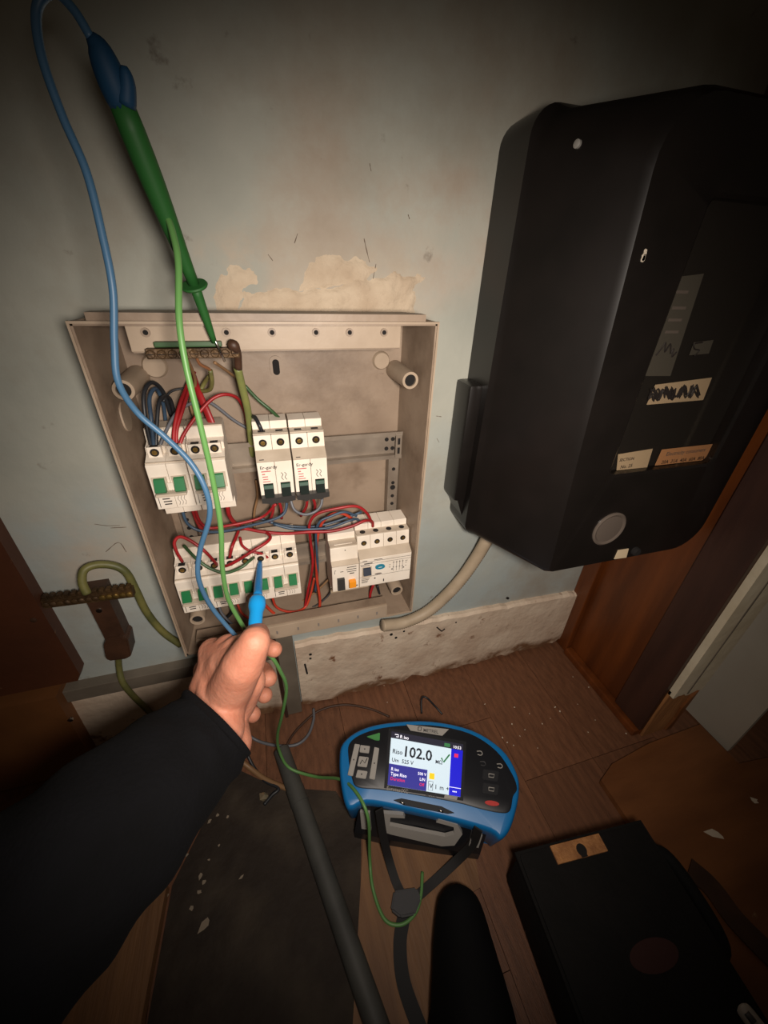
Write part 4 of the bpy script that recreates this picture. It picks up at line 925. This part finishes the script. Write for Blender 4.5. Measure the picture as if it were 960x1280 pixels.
# strap slot in the near edge, and the sloping dark front with its pale bracket
bm = BM(); prism(bm, [tp(x, y, .0022) for x, y in [(492, 1000), (502, 998), (552, 1008), (568, 1016), (560, 1017), (505, 1006)]], -tn*.004); sl_ = obj('strap_slot', bm, 'tester_black', te)
for (x, y) in [(503, 1002), (551, 1012)]:
    bm = BM(); a = tp(x-3, y, .003); b = tp(x+3, y+3, .003); sweep(bm, [a, b], .0016, 8); obj('slot_rivet', bm, 'steel_shine', sl_, True)
def fz(px, py, z): return Z(px, py, z)
bm = BM()
A = [tp(450, 1004, -.016), tp(500, 1010, -.016), tp(560, 1023, -.016), tp(610, 1036, -.016)]
Bm = [fz(443, 1040, .022), fz(485, 1050, .022), fz(545, 1060, .022), fz(600, 1068, .022)]
Cc = [p + V((0, 0, -.018)) for p in Bm]; Dd = [V((p.x, p.y, .004)) + th_*.02 for p in A]
R = [[bm.verts.new(p) for p in r_] for r_ in (A, Bm, Cc, Dd)]
for a, b in list(zip(R, R[1:])) + [(R[3], R[0])]:
    for k in range(3): bm.faces.new((a[k], a[k+1], b[k+1], b[k]))
bm.faces.new([r_[0] for r_ in R]); bm.faces.new([r_[3] for r_ in reversed(R)]); fr = obj('connector_front', bm, 'tester_black', te)
def on_front(px, py, h=.001):   # on the sloping connector front
    n = (A[3]-A[0]).cross(Bm[0]-A[0]).normalized()
    if n.z < 0: n = -n
    o = A[0] + n*h; d = fwd + rgt*((px-480)/FPX) - upv*((py-640)/FPX); return CAM + d*((o-CAM).dot(n)/d.dot(n)), n
def fpoly(name, q, m, h=.0015, th=.003, par=None):
    bm = BM(); n = on_front(0, 0)[1]; prism(bm, [on_front(x, y, h)[0] for x, y in q], -n*th); return obj(name, bm, m, par or te)
fpoly('front_bracket', [(478, 1017), (504, 1019), (506, 1023), (488, 1022), (487, 1032), (556, 1046), (568, 1043), (567, 1034), (545, 1028), (548, 1024), (572, 1031), (578, 1043), (568, 1057), (552, 1058), (488, 1043), (479, 1040)], 'tester_grey', .004, .005)
fpoly('front_bracket', [(590, 1042), (603, 1045), (598, 1060), (586, 1057)], 'tester_grey', .004, .005)
fpoly('front_bracket', [(450, 1015), (462, 1017), (464, 1038), (452, 1036)], 'tester_grey', .004, .005)
# neck strap: two black webbing bands meeting at a buckle
def webbing(name, P, wdt, m, par, up=(0, 0, 1)):
    bm = BM(); Q = crom(P, 6); rings = []
    for i, p in enumerate(Q):
        t_ = (Q[min(i+1, len(Q)-1)]-Q[max(i-1, 0)]).normalized(); sd = t_.cross(V(up)).normalized()*wdt/2; n = sd.cross(t_).normalized()*.0009
        rings.append([p-sd-n, p+sd-n, p+sd+n, p-sd+n])
    loft(bm, rings); return obj(name, bm, m, par, True, angle=40)
st = thing('neck_strap', 'black webbing neck strap hanging in a V from the tester to the floor', 'strap', tuple(Z(505, 1125, .003)))
webbing('strap_band', [Z(474, 1012, .094), Z(478, 1040, .055), Z(485, 1070, .022), Z(494, 1100, .008), Z(502, 1118, .006)], .011, 'strap', st)
webbing('strap_band', [Z(598, 1036, .09), Z(590, 1056, .05), Z(572, 1075, .022), Z(545, 1100, .008), Z(522, 1120, .006)], .011, 'strap', st)
bm = BM(); prism(bm, [Z(x, y, .003) for x, y in [(492, 1116), (520, 1112), (526, 1126), (518, 1146), (500, 1150), (488, 1140)]], (0, 0, .010)); bmesh.ops.bevel(bm, geom=list(bm.edges), offset=.002, segments=2, affect='EDGES'); obj('buckle', bm, 'tester_darkgrey', st, True, angle=40)
webbing('strap_tail', [Z(505, 1145, .005), Z(500, 1180, .005), Z(505, 1230, .005), Z(530, 1300, .005)], .016, 'strap', st)

# ================================================================== FLOOR THINGS
def fwire(label, pts, r, m, cat='cable', name='cable', group='cables on the floor'):
    bm = BM(); sweep(bm, crom([Z(*p) for p in pts], 8), r, 8); return tag(obj(name, bm, m, smooth=True), label, cat, group)
fwire('thin blue-grey lead curving on the floor between hand and tester', [(300, 895, .05), (305, 912, .03), (320, 925, .012), (345, 932, .008), (370, 931, .006), (385, 919, .006), (392, 900, .006), (392, 886, .006)], .0024, 'wire_grey')
fwire('thin dark brown lead running along the floor to the back of the tester', [(352, 950, .004), (362, 925, .004), (378, 905, .004), (400, 888, .005), (430, 881, .005), (462, 886, .005), (487, 896, .005)], .0021, 'old_brown')
fwire('black lead dropping from the hand to a brown cable end', [(303, 905, .06), (305, 930, .03), (315, 955, .010), (330, 975, .006), (348, 985, .006), (340, 994, .006), (330, 1006, .006)], .0026, 'wire_black')
fwire('tan cable lying on the floor below the hand', [(292, 944, .03), (310, 958, .012), (330, 973, .006), (352, 983, .005), (372, 990, .005)], .0040, 'wire_tan')
fwire('dark lead standing in two small arcs behind the tester', [(527, 892, .004), (527, 874, .02), (533, 872, .025), (545, 884, .01), (553, 893, .004)], .0017, 'wire_black')
cp = thing('conduit_pipe', 'long grey plastic conduit pipe lying on the floor, pointing away from the wall', 'pipe', tuple(Z(400, 1070, 0)))
bm = BM(); a, b = Z(352, 938, .0135), Z(488, 1330, .0135); P = [a.lerp(b, k/20) for k in range(21)]; sweep(bm, P, .0128, 16); obj('tube', bm, 'conduit_grey', cp, True, angle=50)
bm = BM(); d_ = (b-a).normalized(); lathe(bm, [(.0105, -.0012), (.0105, -.0009), (0, -.0009)], a, -d_*-1, 16); obj('open_end', bm, 'hole_dark', cp)
bm = BM(); lathe(bm, [(.0134, -.012), (.0134, .012)], a.lerp(b, .22), d_, 16); obj('coupler', bm, 'conduit_grey', cp, True, angle=50)
# loose boards
bm = BM(); prism(bm, [Z(x, y, .0005) for x, y in [(190, 1105), (212, 1110), (172, 1330), (-160, 1330), (60, 1230)]], (0, 0, .014)); tag(obj('loose_board', bm, 'pale_plank'), 'pale wooden plank lying on the floor beneath the sleeve', 'board')
bm = BM(); prism(bm, [Z(x, y, .0005) for x, y in [(455, 1030), (592, 1062), (600, 1110), (560, 1135), (530, 1300), (440, 1300)]], (0, 0, .003)); tag(obj('loose_board', bm, 'pale_plank'), 'pale tan board lying flat under the tester strap', 'board')
bm = BM(); prism(bm, [V((.576, -.268, .0005)), V((.612, -.253, .0005)), V((.700, -.243, .0005)), V((.82, -.241, .0005)), V((.82, -.31, .0005)), V((1.3, -.36, .0005)), V((1.3, -1.0, .0005)), V((.57, -1.0, .0005))], (0, 0, .011))
ft = tag(obj('floor_sheet', bm, 'sheet_wood'), 'wide tan floor sheet with a clipped corner laid over boards at right', 'board')
bm = BM(); prism(bm, [Z(x, y, .0004) for x, y in [(296, 962), (345, 985), (420, 990), (452, 1040), (446, 1330), (176, 1330), (216, 1108), (255, 1030)]], (0, 0, .0026)); tag(obj('floor_sheet', bm, 'dark_sheet'), 'dark sheet on the floor under the grey pipe, strewn with flakes', 'board')  # thin dark sheet over the boards, mottled grey-brown
# dark tool case
ca = math.radians(-5); cs_ = thing('tool_case', 'black tool case lying on the floor at lower right, tan tag on its edge', 'case', (.450, -.338, 0), local=True, rot=(0, 0, ca))
obj('body', bx(-.088, .088, -.34, .0, .012, .096, bev=.008), 'case_black', cs_, True, angle=40)
obj('lid_lip', bx(-.090, .090, -.342, .002, .0885, .0925, bev=.001), 'case_black', cs_)
tg = obj('tan_tag', bx(-.046, .022, -.020, -.002, .0955, .0985, bev=.0006), 'raw_wood', cs_)
bm = BM(); lathe(bm, [(.0062, 0), (.0062, .0006), (0, .0006)], (-.010, -.013, .0985), (0, 0, 1), 16); obj('tag_hole', bm, 'hole_dark', tg)
obj('tag_slot', bx(-.014, -.006, -.0199, -.013, .0982, .0990), 'hole_dark', tg)
bm = BM(); prism(bm, [(.012+.028*math.cos(q), -.105+.012*math.sin(q), .0955) for q in [2*math.pi*k/24 for k in range(24)]], (0, 0, .001)); obj('red_badge', bm, 'case_red', cs_)
bm = BM(); sweep(bm, crom([V((.086, -.02, .06)), V((.112, -.03, .062)), V((.118, -.07, .062)), V((.112, -.11, .062)), V((.086, -.12, .06))], 6), .008, 10); obj('carry_handle', bm, 'case_black', cs_, True)
for (x, y) in [(-.07, -.03), (.07, -.03), (-.07, -.31), (.07, -.31)]:
    bm = BM(); lathe(bm, [(.008, 0), (.008, .013), (0, .013)], (x, y, .0), (0, 0, 1), 12); obj('foot', bm, 'case_black', cs_)
bm = BM(); webp = [Z(862, 1085, .02), Z(890, 1110, .018), Z(920, 1150, .016), Z(965, 1195, .014), Z(1020, 1240, .014)]
s_o = webbing('carry_strap', webp, .028, 'old_brown', None); tag(s_o, 'dark brown strap trailing right from beside the black case', 'strap')
gl = thing('pale_tool_tip', 'pale grey rounded tip lying on the black case at lower right corner', 'tool', tuple(Z(935, 1268, .0965)))
bm = BM(); P = crom([Z(926, 1257, .103), Z(932, 1265, .104), Z(945, 1282, .104), Z(965, 1305, .104)], 3); sweep(bm, P, [.0035, .006, .0068, .0072, .0075, .0075, .0075, .0075, .0075, .007], 10); obj('tip', bm, 'tester_grey', gl, True)
bm = BM(); P = [Z(933, 1266, .1105), Z(943, 1279, .1110)]; sweep(bm, P, [.0028, .0032], 8); obj('inlay', bm, 'tester_darkgrey', gl, True)
# black work boot
bt = thing('work_boot', 'black work boot on the floor in front of the tester strap', 'boot', (.25, -.46, 0))
toe, heel = V((.284, -.352, .034)), V((.225, -.57, .038))
bm = BM()
limb(bm, [toe, toe.lerp(heel, .35) + V((0, 0, .012)), toe.lerp(heel, .7) + V((0, 0, .012)), heel], [.030, .041, .038, .036], 8)
limb(bm, [toe + V((-.012, -.012, -.002)), toe.lerp(heel, .4)+V((-.014, 0, 0)), heel], [.026, .036, .03], 8)
limb(bm, [heel + V((.006, .03, .03)), heel + V((0, .0, .11)), heel + V((0, -.01, .17))], [.042, .044, .047], 6)
me = remeshed(bm, .005, 6); omesh('upper', me, 'boot_black', bt, True)
n_ = 24; so_pts = []
dirv = (heel-toe).normalized(); sdv = V((-dirv.y, dirv.x, 0))
for k in range(n_):
    a = 2*math.pi*k/n_; L2 = (heel-toe).length/2 + .026; cx = (toe+heel)/2
    q = cx + dirv*(-math.cos(a)*L2) + sdv*(math.sin(a)*.040); so_pts.append(V((q.x, q.y, .0006)))
bm = BM(); prism(bm, so_pts, (0, 0, .014)); obj('sole', bm, 'boot_black', bt)
bm = BM()
for k in range(4):
    m_ = toe.lerp(heel, .42+.09*k) + V((0, 0, .054)); sweep(bm, [m_ - sdv*.018, m_ + sdv*.018], .0022, 6)
obj('lace', bm, 'strap', bt, True)
# paint flakes and crumbs
rnd = random.Random(21)
def flake_me(r_, mm='flake_dim'):
    bm = BM(); n = 6; pts = [V((math.cos(2*math.pi*k/n)*r_*rnd.uniform(.3, 1.4), math.sin(2*math.pi*k/n)*r_*rnd.uniform(.2, .9), 0)) for k in range(n)]
    a = [bm.verts.new(p + V((0, 0, rnd.uniform(0, .0012)))) for p in pts]; b = [bm.verts.new(p*.9 + V((0, 0, .0016 + rnd.uniform(0, .002)))) for p in pts]
    bm.faces.new(list(reversed(a))); bm.faces.new(b)
    for k in range(n): bm.faces.new((a[k], a[(k+1) % n], b[(k+1) % n], b[k]))
    bmesh.ops.recalc_face_normals(bm, faces=bm.faces); me = bpy.data.meshes.new('paint_flake'); bm.to_mesh(me); bm.free(); me.materials.append(MATS[mm]); return me
fm = [flake_me(1) for _ in range(5)]; fb = [flake_me(1, 'flake') for _ in range(4)]
def flake(px, py, size, label, group, sx=1, rz=None):
    o = bpy.data.objects.new('paint_flake', fb[rnd.randrange(4)] if 'crumb' in label or 'smear' in label or 'chip' in label else fm[rnd.randrange(5)]); C.objects.link(o)
    p = Z(px, py, .0003); o.location = p; o.location.z = .0032 if 'dark floor' in label else .0003; o.scale = (size*sx, size, min(size, .9)); o.rotation_euler = (0, 0, rnd.uniform(0, 6.28) if rz is None else rz); return tag(o, label, 'debris', group)
E1 = 'tiny cream paint crumb on the floorboards near the wall'; Gc = 'paint crumbs near the wall'
for (px, py, s_) in [(643, 884, .0022), (656, 912, .0018), (700, 889, .0026), (736, 859, .002), (694, 884, .0022), (716, 846, .0016), (678, 905, .002), (688, 898, .0014), (640, 905, .0022), (634, 928, .002), (662, 892, .0014), (735, 915, .0018), (672, 935, .0014), (596, 827, .002), (606, 880, .0016), (744, 900, .0016), (628, 922, .0022), (642, 932, .0018), (484, 878, .0014), (480, 857, .0014), (722, 880, .0014), (650, 920, .0013), (790, 900, .0024), (783, 917, .0022), (776, 985, .0022)]:
    flake(px, py, s_, E1, Gc)
E2 = 'small pale paint flake on the dark floor below the sleeve'; Gf = 'paint flakes on the dark floor'
for (px, py, s_) in [(262, 1028, .004), (272, 1020, .0035), (285, 1022, .003), (233, 1048, .003), (234, 1070, .0028), (206, 1090, .004), (252, 1095, .0045), (255, 1104, .004), (250, 1116, .0038), (302, 1097, .003), (240, 1136, .004), (193, 1118, .0045), (262, 1076, .0022), (274, 1058, .0024), (232, 1062, .002), (220, 1083, .0024), (210, 1120, .003), (316, 925, .0018), (400, 890, .0016)]:
    flake(px, py, s_, E2, Gf)
flake(258, 1156, .0085, 'largest pale triangular paint flake on the dark floor', None, 1.1, .6)
flake(202, 1128, .0065, 'long pale paint flake beside the end of pale plank', None, 1.6, 1.0)
flake(892, 1048, .010, 'long white paint smear on the tan floor sheet', None, 1.8, -.5).location.z = .0118
flake(938, 1005, .006, 'short white paint smear high on the tan floor sheet', None, 1.6, -.4).location.z = .0118
flake(850, 884, .007, 'splintered pale chip at the foot of torn casing', None, 1.5, .2)
bm = BM(); p = Z(331, 997, .001); bmesh.ops.create_icosphere(bm, subdivisions=1, radius=.007, matrix=Matrix.Translation(p + V((0, 0, .004))))
for v in bm.verts: v.co += V((rnd.uniform(-.002, .002), rnd.uniform(-.002, .002), rnd.uniform(-.0015, .001)))
tag(obj('foil_scrap', bm, 'foil'), 'crumpled shiny foil scrap on the floor by the black lead', 'debris')
for o in bpy.data.objects:
    if 'local_build' in o: del o['local_build']
